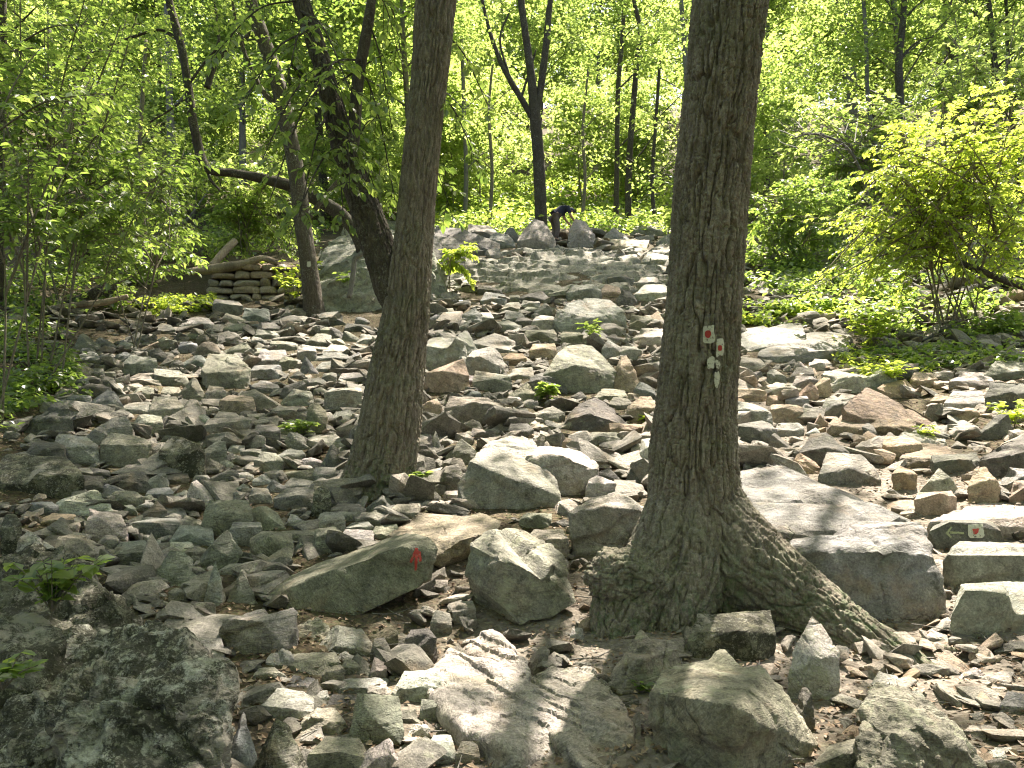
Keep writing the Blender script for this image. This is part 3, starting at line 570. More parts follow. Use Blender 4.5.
for _ in range(42000):
    Y = 2.8 + 25 * rng.random() ** 1.0; X = rng.uniform(-.66, .92) * Y
    z = float(H(X, Y)); px, py = pxof(np.array([X, Y, z]))
    if not (-20 < px < 1240 and py < 800): continue
    if inpoly(px, py, TALUS): pr, smax = 1., (1.25 if py > 400 else 1.)
    elif py > 500: pr, smax = (1. if px < 430 or px > 860 else .6), (.85 if px < 430 else .5)
    elif px > 700 and py > 360: pr, smax = .6, .7
    elif px > 735 and py > 300: pr, smax = .5, .8
    elif px > 735 and py > 225: pr, smax = .22, 1.1
    elif py < 290 and 430 < px < 700: pr, smax = .16, 1.3
    elif px < 330 and py > 300: pr, smax = .3, .8
    else: continue
    if rng.random() > pr * min(1, (Y / 9) + .25): continue
    if Y > 5 and path_d(np.array([X]), np.array([Y]))[0] < .55 and rng.random() < .75: continue
    s = (.045 + .21 * rng.random() ** 1.7) * smax * (.75 + Y / 24)
    big = s / Y * FPX > 9
    if np.any((px > BX[:, 0]) & (px < BX[:, 2]) & (py > BX[:, 1]) & (py < BX[:, 3])): continue
    if big and np.any((px > BX[:, 0] - 4) & (px < BX[:, 2] + 4) & (py > BX[:, 1]) & (py < BX[:, 3] + .3 * s / Y * FPX)): s *= .55
    V, F = prot[2 if big else 1][rng.integers(24)]
    S = np.array([rng.uniform(.8, 1.7), rng.uniform(.7, 1.2), rng.uniform(.22, .62)]) * s
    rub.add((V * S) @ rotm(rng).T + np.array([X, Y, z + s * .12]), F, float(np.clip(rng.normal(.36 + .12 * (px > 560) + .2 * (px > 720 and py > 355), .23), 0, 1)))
    cnt += 1
    if cnt >= 7000: break
tag(link('rubble', rub.mesh('rubble', M['rubble'], False)), 'loose small stones filling the gaps of the talus', 'rubble', kind='stuff')
print('rubble', cnt, round(time.time() - T0, 1))

# ------------------------------------------------------------------ leaves
def nrmz(a): return a / np.maximum(np.linalg.norm(a, axis=-1, keepdims=True), 1e-9)
def leaf_geo(P, D, N, L, W, fine=True, fold=.18):
    D = nrmz(D); S = nrmz(np.cross(D, N)); N = np.cross(S, D); L = L[:, None]; W = W[:, None]
    n = len(P)
    if fine:
        V = np.stack([P, P + .28 * L * D + W * S + fold * W * N, P + .66 * L * D + .82 * W * S + fold * W * N - .03 * L * N, P + L * D - .14 * L * N,
                      P + .66 * L * D - .82 * W * S + fold * W * N - .03 * L * N, P + .28 * L * D - W * S + fold * W * N], 1).reshape(-1, 3)
        b = np.arange(n)[:, None] * 6
        F = np.concatenate([b + np.array([0, 1, 2, 3]), b + np.array([0, 3, 4, 5])])
        return V, F, 6
    V = np.stack([P, P + .45 * L * D + W * S + fold * W * N, P + L * D - .1 * L * N, P + .45 * L * D - W * S + fold * W * N], 1).reshape(-1, 3)
    b = np.arange(n)[:, None] * 4
    return V, b + np.array([0, 1, 2, 3]), 4
def cluster_leaves(r, cen, rad, n, ll, flat=.6, fine=False, tilt=.55, tintvar=.22, tint0=.5):
    """n leaves round each centre"""
    k = len(cen); c = np.repeat(cen, n, 0); q = np.repeat(rad, n)
    d = nrmz(r.normal(size=(k * n, 3))); u = r.random(k * n) ** .45
    P = c + d * (q * u)[:, None] * np.array([1, 1, flat])
    a = r.uniform(0, 2 * math.pi, k * n)
    D = np.stack([np.cos(a), np.sin(a), r.normal(-.25, .35, k * n)], 1)
    N = np.stack([r.normal(0, tilt, k * n), r.normal(0, tilt, k * n), np.ones(k * n)], 1) + .25 * d
    L = ll * r.uniform(.65, 1.25, k * n); W = L * r.uniform(.27, .38, k * n)
    V, F, m = leaf_geo(P, D, N, L, W, fine)
    t = np.clip(np.repeat(r.normal(tint0, tintvar * .7, k), n) + r.normal(0, tintvar, k * n), 0, 1)
    return V, F, np.repeat(t, m)

# ------------------------------------------------------------------ tubes
def catmull(P, n):
    P = np.asarray(P, float); m = len(P)
    if m == 2: t = np.linspace(0, 1, n)[:, None]; return P[0] * (1 - t) + P[1] * t
    Pp = np.vstack([2 * P[0] - P[1], P, 2 * P[-1] - P[-2]])
    s = np.linspace(0, m - 1 - 1e-6, n); i = s.astype(int); t = (s - i)[:, None]
    a, b, c, d = Pp[i], Pp[i + 1], Pp[i + 2], Pp[i + 3]
    return .5 * (2 * b + (c - a) * t + (2 * a - 5 * b + 4 * c - d) * t ** 2 + (3 * b - a - 3 * c + d) * t ** 3)
def tube(path, rad, segs=10, bark=0., bfreq=22., cap=True, seed=0, flare=None, wob=.05):
    P = np.asarray(path, float); n = len(P); rad = np.asarray(rad, float)
    T = nrmz(np.gradient(P, axis=0)); ref = np.array([1., 0, 0]) if abs(T[0, 0]) < .8 else np.array([0, 1., 0])
    A = np.zeros_like(P); A[0] = nrmz(ref - T[0] * (ref @ T[0]))
    for i in range(1, n): A[i] = nrmz(A[i - 1] - T[i] * (A[i - 1] @ T[i]))
    B = np.cross(T, A)
    th = np.linspace(0, 2 * math.pi, segs, endpoint=False)
    ct, st = np.cos(th), np.sin(th)
    s = np.concatenate([[0], np.cumsum(np.linalg.norm(np.diff(P, axis=0), axis=1))])
    rr = np.repeat(rad[:, None], segs, 1)
    if flare is not None: rr = rr * flare(s, th)
    U = np.stack([(ct[None] * rad[:, None]), (st[None] * rad[:, None]), np.repeat(s[:, None], segs, 1)], -1).reshape(-1, 3)
    if wob: rr = rr * (1 + wob * fbm(U * np.array([3, 3, 1.2]) + seed, 3, 71 + seed).reshape(n, segs))
    if bark:
        wv = .45 * fbm(U * 6, 2, 97)[:, None]
        q = U * np.array([bfreq, bfreq, bfreq * .11]) + wv * np.array([1, 1, .4])
        g1 = np.exp(-(vn(q, 81 + seed) / .15) ** 2); g2 = np.exp(-(vn(q * 1.6 + 9, 83 + seed) / .15) ** 2)
        h = np.exp(-(vn(U * np.array([bfreq * .45, bfreq * .45, bfreq * .9]) + 4, 85) / .10) ** 2)
        e = -(g1 + .55 * g2 + .22 * h) + .35 * fbm(U * bfreq * 2.5, 2, 87)
        rr = rr + bark * e.reshape(n, segs) * np.clip(rad / (rad.max() * .5), .3, 1)[:, None]
    V = P[:, None] + rr[..., None] * (ct[None, :, None] * A[:, None] + st[None, :, None] * B[:, None])
    V = V.reshape(-1, 3)
    i = np.arange(n - 1)[:, None] * segs; j = np.arange(segs)[None]; j2 = (j + 1) % segs
    F = np.stack([i + j, i + j2, i + segs + j2, i + segs + j], -1).reshape(-1, 4)
    if cap:
        V = np.vstack([V, P[0], P[-1]]); a = len(V) - 2
        js = np.arange(segs); j2s = (js + 1) % segs; o = (n - 1) * segs
        F = np.vstack([F, np.stack([np.full(segs, a), j2s, js, js], 1)[:, [0, 1, 2, 2]], np.stack([np.full(segs, a + 1), o + js, o + j2s, o + j2s], 1)])
        F = F[:-2 * segs] if False else F
    return V, F
def clean(me):
    bm = bmesh.new(); bm.from_mesh(me); bmesh.ops.dissolve_degenerate(bm, dist=1e-5, edges=bm.edges); bm.to_mesh(me); bm.free()
def px_path(spec, Y0, n, dY=0.):
    """spec rows (x, y, width px[, extra depth]) -> path, radii in world at depth Y0 (+extra)"""
    P, r = [], []
    for q in spec:
        Y = Y0 + (q[3] if len(q) > 3 else 0)
        p = at(q[0], q[1], Y); P.append(p); r.append(q[2] / 2 * axial(p) / FPX)
    P = catmull(P, n); r = catmull(np.array(r)[:, None].repeat(3, 1), n)[:, 0]
    return P, np.maximum(r, .004)
def tube_obj(name, mats, tubes, parent=None, base=None, **k):
    mb = MB()
    for V, F in tubes: mb.add(V - (base if base is not None else 0), F)
    return link(name, mb.mesh(name, M[mats]), parent)

def limb_crown(r, base, height, start, radius, nl, leafn, ll, clr, trunk_r, lean=(0, 0), flat=.6, fine=False, tint0=.5, top=None, limb_up=.5):
    """limbs spiralling off a vertical axis and leaf clusters along them; local coordinates relative to base"""
    tubes, cen, rad = [], [], []
    for i in range(nl):
        f = start + (1 - start) * (i + .5) / nl
        a = i * 2.4 + r.uniform(-.4, .4); h = height * f
        ln = radius * (1.05 - .55 * ((f - start) / (1 - start)) ** 1.5) * r.uniform(.7, 1.15)
        o = np.array([lean[0] * f, lean[1] * f, h])
        e = np.array([math.cos(a), math.sin(a), limb_up * r.uniform(.4, 1.2)]) * ln
        mid = o + e * .5 + np.array([0, 0, .1 * ln])
        pth = catmull([o, mid, o + e], 7); rr = trunk_r * .36 * (1.1 - .7 * f) * np.linspace(1, .15, 7)
        tubes.append(tube(pth, rr, 5, cap=False, wob=0))
        for k in range(3, 7):
            for _ in range(2):
                cen.append(pth[k] + r.normal(size=3) * ln * np.array([.2, .2, .14])); rad.append(clr * r.uniform(.6, 1.25))
    for _ in range(max(2, nl // 4)):
        cen.append(np.array([lean[0], lean[1], height * r.uniform(.85, 1.03)]) + r.normal(size=3) * radius * .25); rad.append(clr)
    V, F, t = cluster_leaves(r, np.array(cen), np.array(rad), leafn, ll, flat, fine, tint0=tint0)
    return tubes, (V, F, t)
def build_tree(name, label, cat, base, trunk_tubes, crown, limbs, bark, leafm, group=None, top=True):
    root = empty(name, base, label, cat, group)
    tube_obj('trunk', bark, trunk_tubes, root)
    if limbs: tube_obj('branches', bark, limbs, root)
    if crown is not None:
        mb = MB(); mb.add(*crown); link('crown', mb.mesh('crown', M[leafm], False), root)
    return root

# ------------------------------------------------------------------ the painted oak
OY = 5.35
ob = ground_hit(695, 615); ob = np.array([at(697, 600, OY)[0], OY, float(H(at(697, 600, OY)[0], OY)) - .1])
spec = [(700, 640, 120), (700, 600, 112), (700, 560, 108), (696, 520, 97), (694, 480, 90), (694, 440, 86), (697, 400, 80), (701, 350, 77), (705, 300, 74), (708, 250, 73.5), (711, 200, 73), (715, 150, 72.5), (720, 100, 72), (725, 50, 73), (730, 0, 75), (741, -100, 78), (752, -230, 80), (764, -420, 84), (775, -700, 80)]
n_ = 900
P_, r_ = px_path(spec, OY, n_)
def oak_flare(s, th):
    k = np.exp(-s / .30)[:, None]
    return 1 + k * (.22 * np.cos(th - .3)[None] ** 2 + .10 * np.sin(5 * th + 1)[None]) + .5 * .05 * np.exp(-s / .8)[:, None] * np.sin(4 * th + .6)[None]
oak = empty('oak_tree', ob, 'massive furrowed oak with red and white trail paint and spreading roots', 'tree')
LAND.append(('the painted oak', 700, 480, 100, 240))
tube_obj('trunk', 'oak', [tube(P_ - ob, r_, 330, .032, 27., True, 1, oak_flare)], oak)
def root_obj(spec, segs=200, n=420, bark=.024, par=oak, b=ob, mat='oak', seed=3, bf=26.):
    P, r = [], []
    for x, y, w, Y in spec:
        p = at(x, y, Y); P.append(p); r.append(w / 2 * axial(p) / FPX)
    P = catmull(P, n); r = catmull(np.array(r)[:, None].repeat(3, 1), n)[:, 0]
    return tube_obj('root', mat, [tube(P - b, np.maximum(r, .01), segs, bark, bf, True, seed, None, .10)], par)
root_obj([(698, 440, 50, 5.38), (706, 500, 74, 5.34), (738, 560, 98, 5.22), (778, 590, 84, 5.08), (820, 616, 66, 4.92), (862, 642, 52, 4.72), (905, 664, 40, 4.5), (940, 682, 22, 4.3), (965, 700, 8, 4.15)], seed=2)
root_obj([(694, 440, 50, 5.38), (682, 510, 74, 5.32), (658, 565, 74, 5.18), (632, 602, 76, 5.02), (617, 640, 60, 4.87), (608, 672, 30, 4.72)], seed=4)
root_obj([(695, 430, 46, 5.38), (694, 500, 70, 5.3), (690, 575, 78, 5.14), (676, 625, 60, 4.95), (672, 660, 40, 4.8), (668, 690, 16, 4.65)], seed=6)
root_obj([(720, 560, 60, 5.2), (770, 600, 34, 5.1), (840, 616, 22, 4.95), (900, 640, 15, 4.75), (955, 652, 10, 4.6), (1000, 660, 5, 4.5)], 40, 90, .006, seed=7)
U, F = ico(6); bc = at(624, 577, 4.95); br = 33 * mpp(4.95)
bV = U * np.array([1.12, .9, .85]) * br * (1 + .16 * fbm(U * 2.2, 3, 5) + .13 * np.abs(fbm(U * 5, 3, 6)) - .12 * np.exp(-(vn(U * 5 + 3, 7) / .12) ** 2))[:, None] - br * .05 * np.exp(-(vn(U * 9, 8) / .15) ** 2)[:, None] * U
mb = MB(); mb.add(bV + bc - ob, F); link('burl', mb.mesh('burl', M['oak']), oak)

def paint_patch(name, mat, cx, cy, w, h, path, rad, parent, base, irr=.18, lift=.016, seed=0, shape=None, sides=26):
    """a thin irregular coat of paint that follows a round trunk: centre and size in px on the photo side"""
    r = np.random.default_rng(seed); a = np.linspace(0, 2 * math.pi, sides, endpoint=False)
    k = r.normal(size=sides); k = 1 + irr * .9 * (k + np.roll(k, 1) + np.roll(k, -1) + .6 * np.roll(k, 2)) / 2.2 * .7
    e = 4. if shape is None else shape
    sx = np.sign(np.cos(a)) * np.abs(np.cos(a)) ** (2 / e) * w / 2 * k; sy = np.sign(np.sin(a)) * np.abs(np.sin(a)) ** (2 / e) * h / 2 * k
    V = []
    for s in (1., .66, .33, 0.):
        for x, y in (zip(cx + sx * s, cy + sy * s) if s else [(cx, cy)]):
            best = None
            d = ray(x, y); d = d / np.linalg.norm(d)
            # ray - trunk axis: closest ring
            Zs = axial(path.mean(0)); pr = np.array([pxof(p)[1] for p in path[::4]]); i = int(np.abs(pr - y).argmin()) * 4
            c, ra = path[i], rad[i] + lift
            # cylinder with vertical axis through c
            A_ = d[0] ** 2 + d[1] ** 2; o = EYE[:2] - c[:2]; B_ = 2 * (d[:2] @ o); C_ = o @ o - ra * ra
            D_ = max(B_ * B_ - 4 * A_ * C_, 0); t = (-B_ - math.sqrt(D_)) / (2 * A_)
            V.append(EYE + d * t)
    V = np.array(V) - base; Fs = []
    for ring in range(2):
        for j in range(sides):
            j2 = (j + 1) % sides; Fs.append((ring * sides + j, ring * sides + j2, (ring + 1) * sides + j2, (ring + 1) * sides + j))
    c = 3 * sides
    for j in range(0, sides, 2): Fs.append((2 * sides + j, 2 * sides + j + 1, 2 * sides + (j + 2) % sides, c))
    return link(name, mesh_from(name, V, Fs, M[mat]), parent)
pb = paint_patch('paint_blaze', 'white_paint', 709, 334, 12.5, 18, P_, r_, oak, ob, seed=1); paint_patch('red_dot', 'red_paint', 708, 334, 6.5, 7.5, P_, r_, pb, ob, .12, .024, 2, 2.2)
pb = paint_patch('paint_blaze', 'white_paint', 720, 348, 8, 18, P_, r_, oak, ob, seed=3); paint_patch('red_dot', 'red_paint', 720, 348, 4.2, 6, P_, r_, pb, ob, .12, .024, 4, 2.6)
paint_patch('paint_blaze', 'white_paint', 711, 362, 8, 13, P_, r_, oak, ob, .3, .016, 5, 2.6)
paint_patch('paint_blaze', 'white_paint', 718, 364, 5, 7, P_, r_, oak, ob, .3, .015, 6, 2.6)
paint_patch('paint_blaze', 'white_paint', 717, 378, 5.5, 20, P_, r_, oak, ob, .3, .016, 7, 2.4)

def crown_at(r, spec_clusters, leafn, ll, base, fine=False, tint0=.5, flat=.6):
    cen = np.array([c[:3] for c in spec_clusters]) - base; rad = np.array([c[3] for c in spec_clusters])
    return cluster_leaves(r, cen, rad, leafn, ll, flat, fine, tint0=tint0)
def big_crown(r, top, radius, n, leafn, ll, base, up=(0., 5.), trunk_r=.15, clr=(.6, 1.3), tint0=.5, fine=False, shift=(0, 0, 0)):
    """limbs radiating from points on the upper stem 'top' and clusters near their ends (world in, local out)"""
    tubes, cl = [], []
    for i in range(n):
        a = i * 2.4 + r.uniform(-.3, .3); ln = radius * math.sqrt((i + .7) / n) * r.uniform(.85, 1.1)
        o = top + np.array([0, 0, r.uniform(-.5, 1.5)]); e = o + np.array([math.cos(a) * ln, math.sin(a) * ln, r.uniform(*up)]) + np.array(shift)
        pth = catmull([o, (o + e) / 2 + np.array([0, 0, .6]), e], 9)
        tubes.append(tube(pth - base, trunk_r * np.linspace(.55, .06, 9), 6, cap=False, wob=0))
        for k in (5, 6, 7, 8):
            for _ in range(2): cl.append((*(pth[k] + r.normal(size=3) * np.array([.9, .9, .5])), r.uniform(*clr)))
    return tubes, crown_at(r, cl, leafn, ll, base, fine, tint0)
r1 = np.random.default_rng(101)
lt, cr = big_crown(r1, P_[-1] + np.array([0, 0, -1.5]), 7.5, 30, 62, .17, ob, (2.5, 7.), .24, shift=(.6, 5.5, 3.))
tube_obj('branches', 'oak', lt, oak); mb = MB(); mb.add(*cr); link('crown', mb.mesh('crown', M['leaf'], False), oak)

# ------------------------------------------------------------------ the leaning two-stemmed tree
LY = 7.75
lb = at(377, 492, LY); lb[2] = float(H(lb[0], LY)) - .1
spec = [(372, 515, 104), (374, 500, 88), (378, 485, 76), (383, 460, 67), (389, 430, 64), (395, 384, 58), (402, 340, 51), (408, 300, 46), (412, 255, 41), (416, 210, 38), (421, 155, 37), (427, 100, 37), (432, 50, 39), (436, 0, 41), (446, -90, 40), (458, -200, 38), (470, -380, 34)]
P2, r2 = px_path(spec, LY, 640)
lt_ = empty('leaning_tree', lb, 'brown furrowed tree leaning gently with a second stem forking from its side', 'tree')
LAND.append(('the leaning tree', 385, 420, 60, 160))
def lf(s, th): return 1 + np.exp(-s / .25)[:, None] * (.12 * np.sin(4 * th + .4)[None] + .06 * np.sin(7 * th)[None])
tube_obj('trunk', 'bark', [tube(P2 - lb, r2, 220, .030, 27., True, 11, lf)], lt_)
spec = [(404, 315, 30, .05), (394, 290, 38, .1), (384, 262, 36, .15), (374, 235, 34, .2), (365, 208, 31, .25), (354, 178, 28, .3), (344, 148, 25, .35), (334, 115, 22, .4), (326, 80, 20, .4), (316, 45, 19, .4), (300, 0, 18, .4), (280, -60, 16, .4), (255, -140, 14, .4)]
P3, r3 = px_path(spec, LY, 260)
st2 = [(350, 168, 14, .3), (354, 130, 13, .4), (358, 80, 12, .5), (367, 30, 11, .5), (374, -20, 9, .5), (384, -120, 7, .5)]
P4, r4 = px_path(st2, LY, 120)
tube_obj('second_stem', 'deep_bark', [tube(P3 - lb, r3, 130, .018, 28., True, 12), tube(P4 - lb, r4, 40, .006, 30., True, 13)], lt_)
r1 = np.random.default_rng(102)
lt, cr = big_crown(r1, P2[-1] + np.array([0, 0, -1.]), 7., 28, 62, .17, lb, (2.5, 7.), .2, shift=(-1.5, 6., 3.5))
def droop_branch(r, a, b, n_side, ll, sag=.4, twl=.5, nleaf=9, twr=.004):
    """a thin drooping bough from a to b with side twigs and leaves; world coords"""
    a, b = np.array(a), np.array(b); ln = np.linalg.norm(b - a)
    pth = catmull([a, (a + b) / 2 + np.array([0, 0, sag * .4]), b - np.array([0, 0, 0])], 14)
    tb = [tube(pth, np.linspace(.012, .004, 14) * (.6 + ln * .35), 5, cap=False, wob=0)]
    Pl, Dl = [], []
    for i in range(n_side):
        f = .2 + .8 * (i + r.random()) / n_side; k = min(int(f * 13), 12); o = pth[k] * (1 - (f * 13 - k)) + pth[k + 1] * (f * 13 - k)
        d = nrmz(pth[k + 1] - pth[k]); side = nrmz(np.cross(d, [0, 0, 1.])) * (1 if i % 2 else -1)
        v = nrmz(d * .7 + side * r.uniform(.5, 1.1) + np.array([0, 0, r.normal(-.18, .22)])) * twl * r.uniform(.5, 1.25) * (1.1 - .5 * f)
        e = o + v; tp = catmull([o, o + v * .55 + np.array([0, 0, .03]), e - np.array([0, 0, .06 * twl])], 5)
        tb.append(tube(tp, np.linspace(.0045, .002, 5), 4, cap=False, wob=0))
        fs = np.linspace(.25, 1, nleaf) + r.normal(0, .03, nleaf)
        for j, q in enumerate(np.clip(fs, 0, 1)):
            p = tp[0] * (1 - q) + tp[-1] * q + np.array([0, 0, .02]); s2 = nrmz(np.cross(nrmz(v), [0, 0, 1.])) * (1 if j % 2 else -1)
            Pl.append(p); Dl.append(nrmz(v) * .6 + s2 * (.9 if j < nleaf - 1 else .1) + np.array([0, 0, r.normal(-.3, .25)]))
    Pl = np.array(Pl); Dl = np.array(Dl); n = len(Pl)
    N = np.stack([r.normal(0, .35, n), r.normal(0, .35, n), np.ones(n)], 1); L = ll * r.uniform(.65, 1.2, n)
    V, F, m = leaf_geo(Pl, Dl, N, L, L * r.uniform(.25, .34, n), True)
    return tb, (V, F, np.repeat(np.clip(r.normal(.45, .24, n) + r.normal(0, .1), 0, 1), m))
def add_boughs(r, mbL, tl, specs, base, ll, **k):
    for s in specs:
        tb, (V, F, t) = droop_branch(r, s[0], s[1], s[2], ll, **k)
        tl += [(v - base, f) for v, f in tb]; mbL.add(V - base, F, t)
# leafy boughs that hang in front of and round the two stems
mbL = MB(); mbL.add(*cr)
bs_ = []
for (x0, y0, Ya, x1, y1, Yb, n) in [(322, 70, 8.1, 262, 160, 7.0, 16), (318, 50, 8.1, 366, 190, 7.6, 16), (330, 110, 8.1, 300, 215, 7.2, 16), (345, 150, 8., 384, 215, 8.3, 12), (345, 140, 8.1, 350, 190, 7.2, 14),
        (428, 90, 7.9, 478, 165, 7.6, 12), (434, 30, 7.9, 490, 110, 7.6, 10), (310, 30, 8.1, 240, 110, 7.3, 14), (300, 0, 8.1, 210, 60, 7.5, 16), (330, 100, 8.1, 345, 235, 7.4, 12), (368, 20, 8.2, 392, 130, 8.3, 14), (360, 60, 8.2, 300, 110, 7.0, 14), (420, 160, 8.0, 452, 215, 8.2, 8),
        (300, 10, 8.1, 350, 90, 7.0, 16), (345, 140, 8.0, 290, 235, 6.9, 14), (326, 80, 8.1, 270, 200, 7.0, 12), (360, 60, 8.2, 395, 200, 8.4, 12), (372, -10, 8.2, 400, 60, 8.4, 14), (350, 165, 8.1, 380, 120, 8.5, 10), (310, 20, 8.1, 285, 90, 7.2, 12)]:
    bs_.append((at(x0, y0, Ya), at(x1, y1, Yb), n))
r1 = np.random.default_rng(103)
add_boughs(r1, mbL, lt, [(p, q, max(6, int(n * .62))) for p, q, n in bs_], lb, .10, sag=.5, twl=.40, nleaf=8)
tube_obj('branches', 'dark_bark', lt, lt_); link('crown', mbL.mesh('crown', M['leaf'], False), lt_)
print('main trees', round(time.time() - T0, 1))

# ------------------------------------------------------------------ other traced trees
def traced_tree(name, label, Y0, stems, bark, leafm, crown=None, segs=24, bk=.012, group=None, rows=120, seed=0, boughs=None, ll=.12, blaze=None, cat='tree'):
    """stems: lists of (x,y,w[,dY]); crown: list of (x,y,dY,radius_m) clusters in px"""
    b = at(stems[0][0][0], stems[0][0][1], Y0); b[2] = float(H(b[0], Y0)) - .05
    root = empty(name, b, label, cat, group); r = np.random.default_rng(seed + 500)
    tb = []
    for i, s in enumerate(stems):
        P, q = px_path(s, Y0, rows if i == 0 else rows // 2)
        if i == 0: Pm, rm = P, q
        tb.append(tube(P - b, q, segs if i == 0 else max(8, segs // 2), bk, 20., True, seed + i))
    tube_obj('trunk', bark, tb[:1], root)
    bl = [x for x in tb[1:]]
    mbL = MB()
    if crown:
        cl = []
        for x, y, dY, rd in crown:
            p = at(x, y, Y0 + dY); cl.append((*p, rd))
        n = int(crown_n)
        mbL.add(*crown_at(r, cl, n, ll, b))
    if boughs: add_boughs(r, mbL, bl, boughs, b, ll, sag=.3, twl=.5, nleaf=8)
    for V, F in tb[1:]: tube_obj('limb', bark, [(V, F)], root)
    if len(bl) > len(tb) - 1: tube_obj('branches', bark, bl[len(tb) - 1:], root)
    if mbL.n: link('crown', mbL.mesh('crown', M[leafm], False), root)
    if blaze: paint_patch('paint_blaze', 'white_paint', *blaze, Pm, rm, root, b, .2, .02, seed)
    return root
def scatter_px(r, n, x0, x1, y0, y1, d0, d1, ra, rb):
    return [(r.uniform(x0, x1), r.uniform(y0, y1), r.uniform(d0, d1), r.uniform(ra, rb)) for _ in range(n)]
r1 = np.random.default_rng(104)
crown_n = 70
traced_tree('slender_tree', 'slender curved tree carrying one tiny white paint mark, below the dry stone wall', 16.9,
    [[(316, 325, 26), (314, 310, 21), (311, 285, 18.5), (308, 260, 17), (303, 225, 17), (296, 170, 16), (286, 120, 15.5), (277, 80, 15), (262, 35, 14), (250, 0, 13), (236, -60, 12), (222, -140, 10)],
     [(284, 110, 6), (262, 90, 5), (240, 40, 4), (232, 0, 3)], [(303, 225, 6), (330, 190, 4.5), (352, 165, 3)]], 'deep_bark', 'leaf',
    crown=scatter_px(r1, 46, 150, 370, -160, 30, -3, 3, .5, 1.1) + scatter_px(r1, 8, 200, 330, 20, 120, -1.5, 1.5, .4, .7), segs=40, rows=240, blaze=(309, 264, 4, 5.5), seed=1)
crown_n = 80
traced_tree('forked_tree', 'tall dark tree on the crest forking into three high limbs', 28.5,
    [[(541, 240, 15), (541, 222, 13), (540, 190, 12.5), (538, 150, 12), (535, 115, 11.5), (531, 75, 8.5), (525, 30, 7.5), (521, 0, 7), (516, -60, 6), (512, -120, 4)],
     [(536, 118, 8), (541, 85, 7.5), (546, 45, 7), (550, 0, 6), (556, -70, 5)], [(535, 122, 7), (524, 103, 6.5), (510, 80, 6), (498, 55, 5), (488, 25, 4), (478, -20, 3)], [(522, 95, 3), (530, 70, 2.5), (536, 50, 2)], [(510, 78, 3), (500, 40, 2.5), (510, 10, 2)]], 'dark_bark', 'leaf_far',
    crown=scatter_px(r1, 70, 425, 690, -170, 20, -4, 4, .7, 1.5) + scatter_px(r1, 12, 560, 680, 15, 60, -3, 3, .5, 1.) + scatter_px(r1, 8, 450, 520, 10, 50, -3, 3, .5, .9), segs=20, ll=.17, bk=.02, seed=2)
crown_n = 70
traced_tree('bent_tree', 'crooked tree lying out sideways then bending straight up above the stone wall', 18.2,
    [[(366, 262, 15), (358, 236, 14), (340, 214, 13.5), (318, 200, 13), (290, 186, 12), (260, 178, 10), (232, 173, 8.5), (212, 171, 8.5), (203, 163, 10), (198, 145, 9.5), (192, 115, 9), (188, 85, 8.5), (182, 50, 8), (174, 20, 8), (169, 0, 7.5), (160, -60, 6), (150, -120, 4)],
     [(207, 88, 7), (214, 66, 6.5), (226, 50, 6), (243, 40, 4.5), (262, 22, 3)], [(188, 85, 3.5), (205, 62, 3), (218, 45, 3), (217, 20, 2.6), (212, -10, 2)], [(186, 98, 3), (170, 110, 2.5), (150, 122, 2)], [(178, 40, 4), (160, 30, 3.5), (130, 38, 3), (80, 58, 2)], [(204, 168, 4), (212, 182, 3), (220, 190, 2)]], 'dark_bark', 'leaf',
    crown=scatter_px(r1, 46, 70, 300, -130, 25, -3, 3, .5, 1.1) + scatter_px(r1, 16, 100, 270, 20, 110, -2, 3, .35, .7), segs=22, rows=200, seed=3)

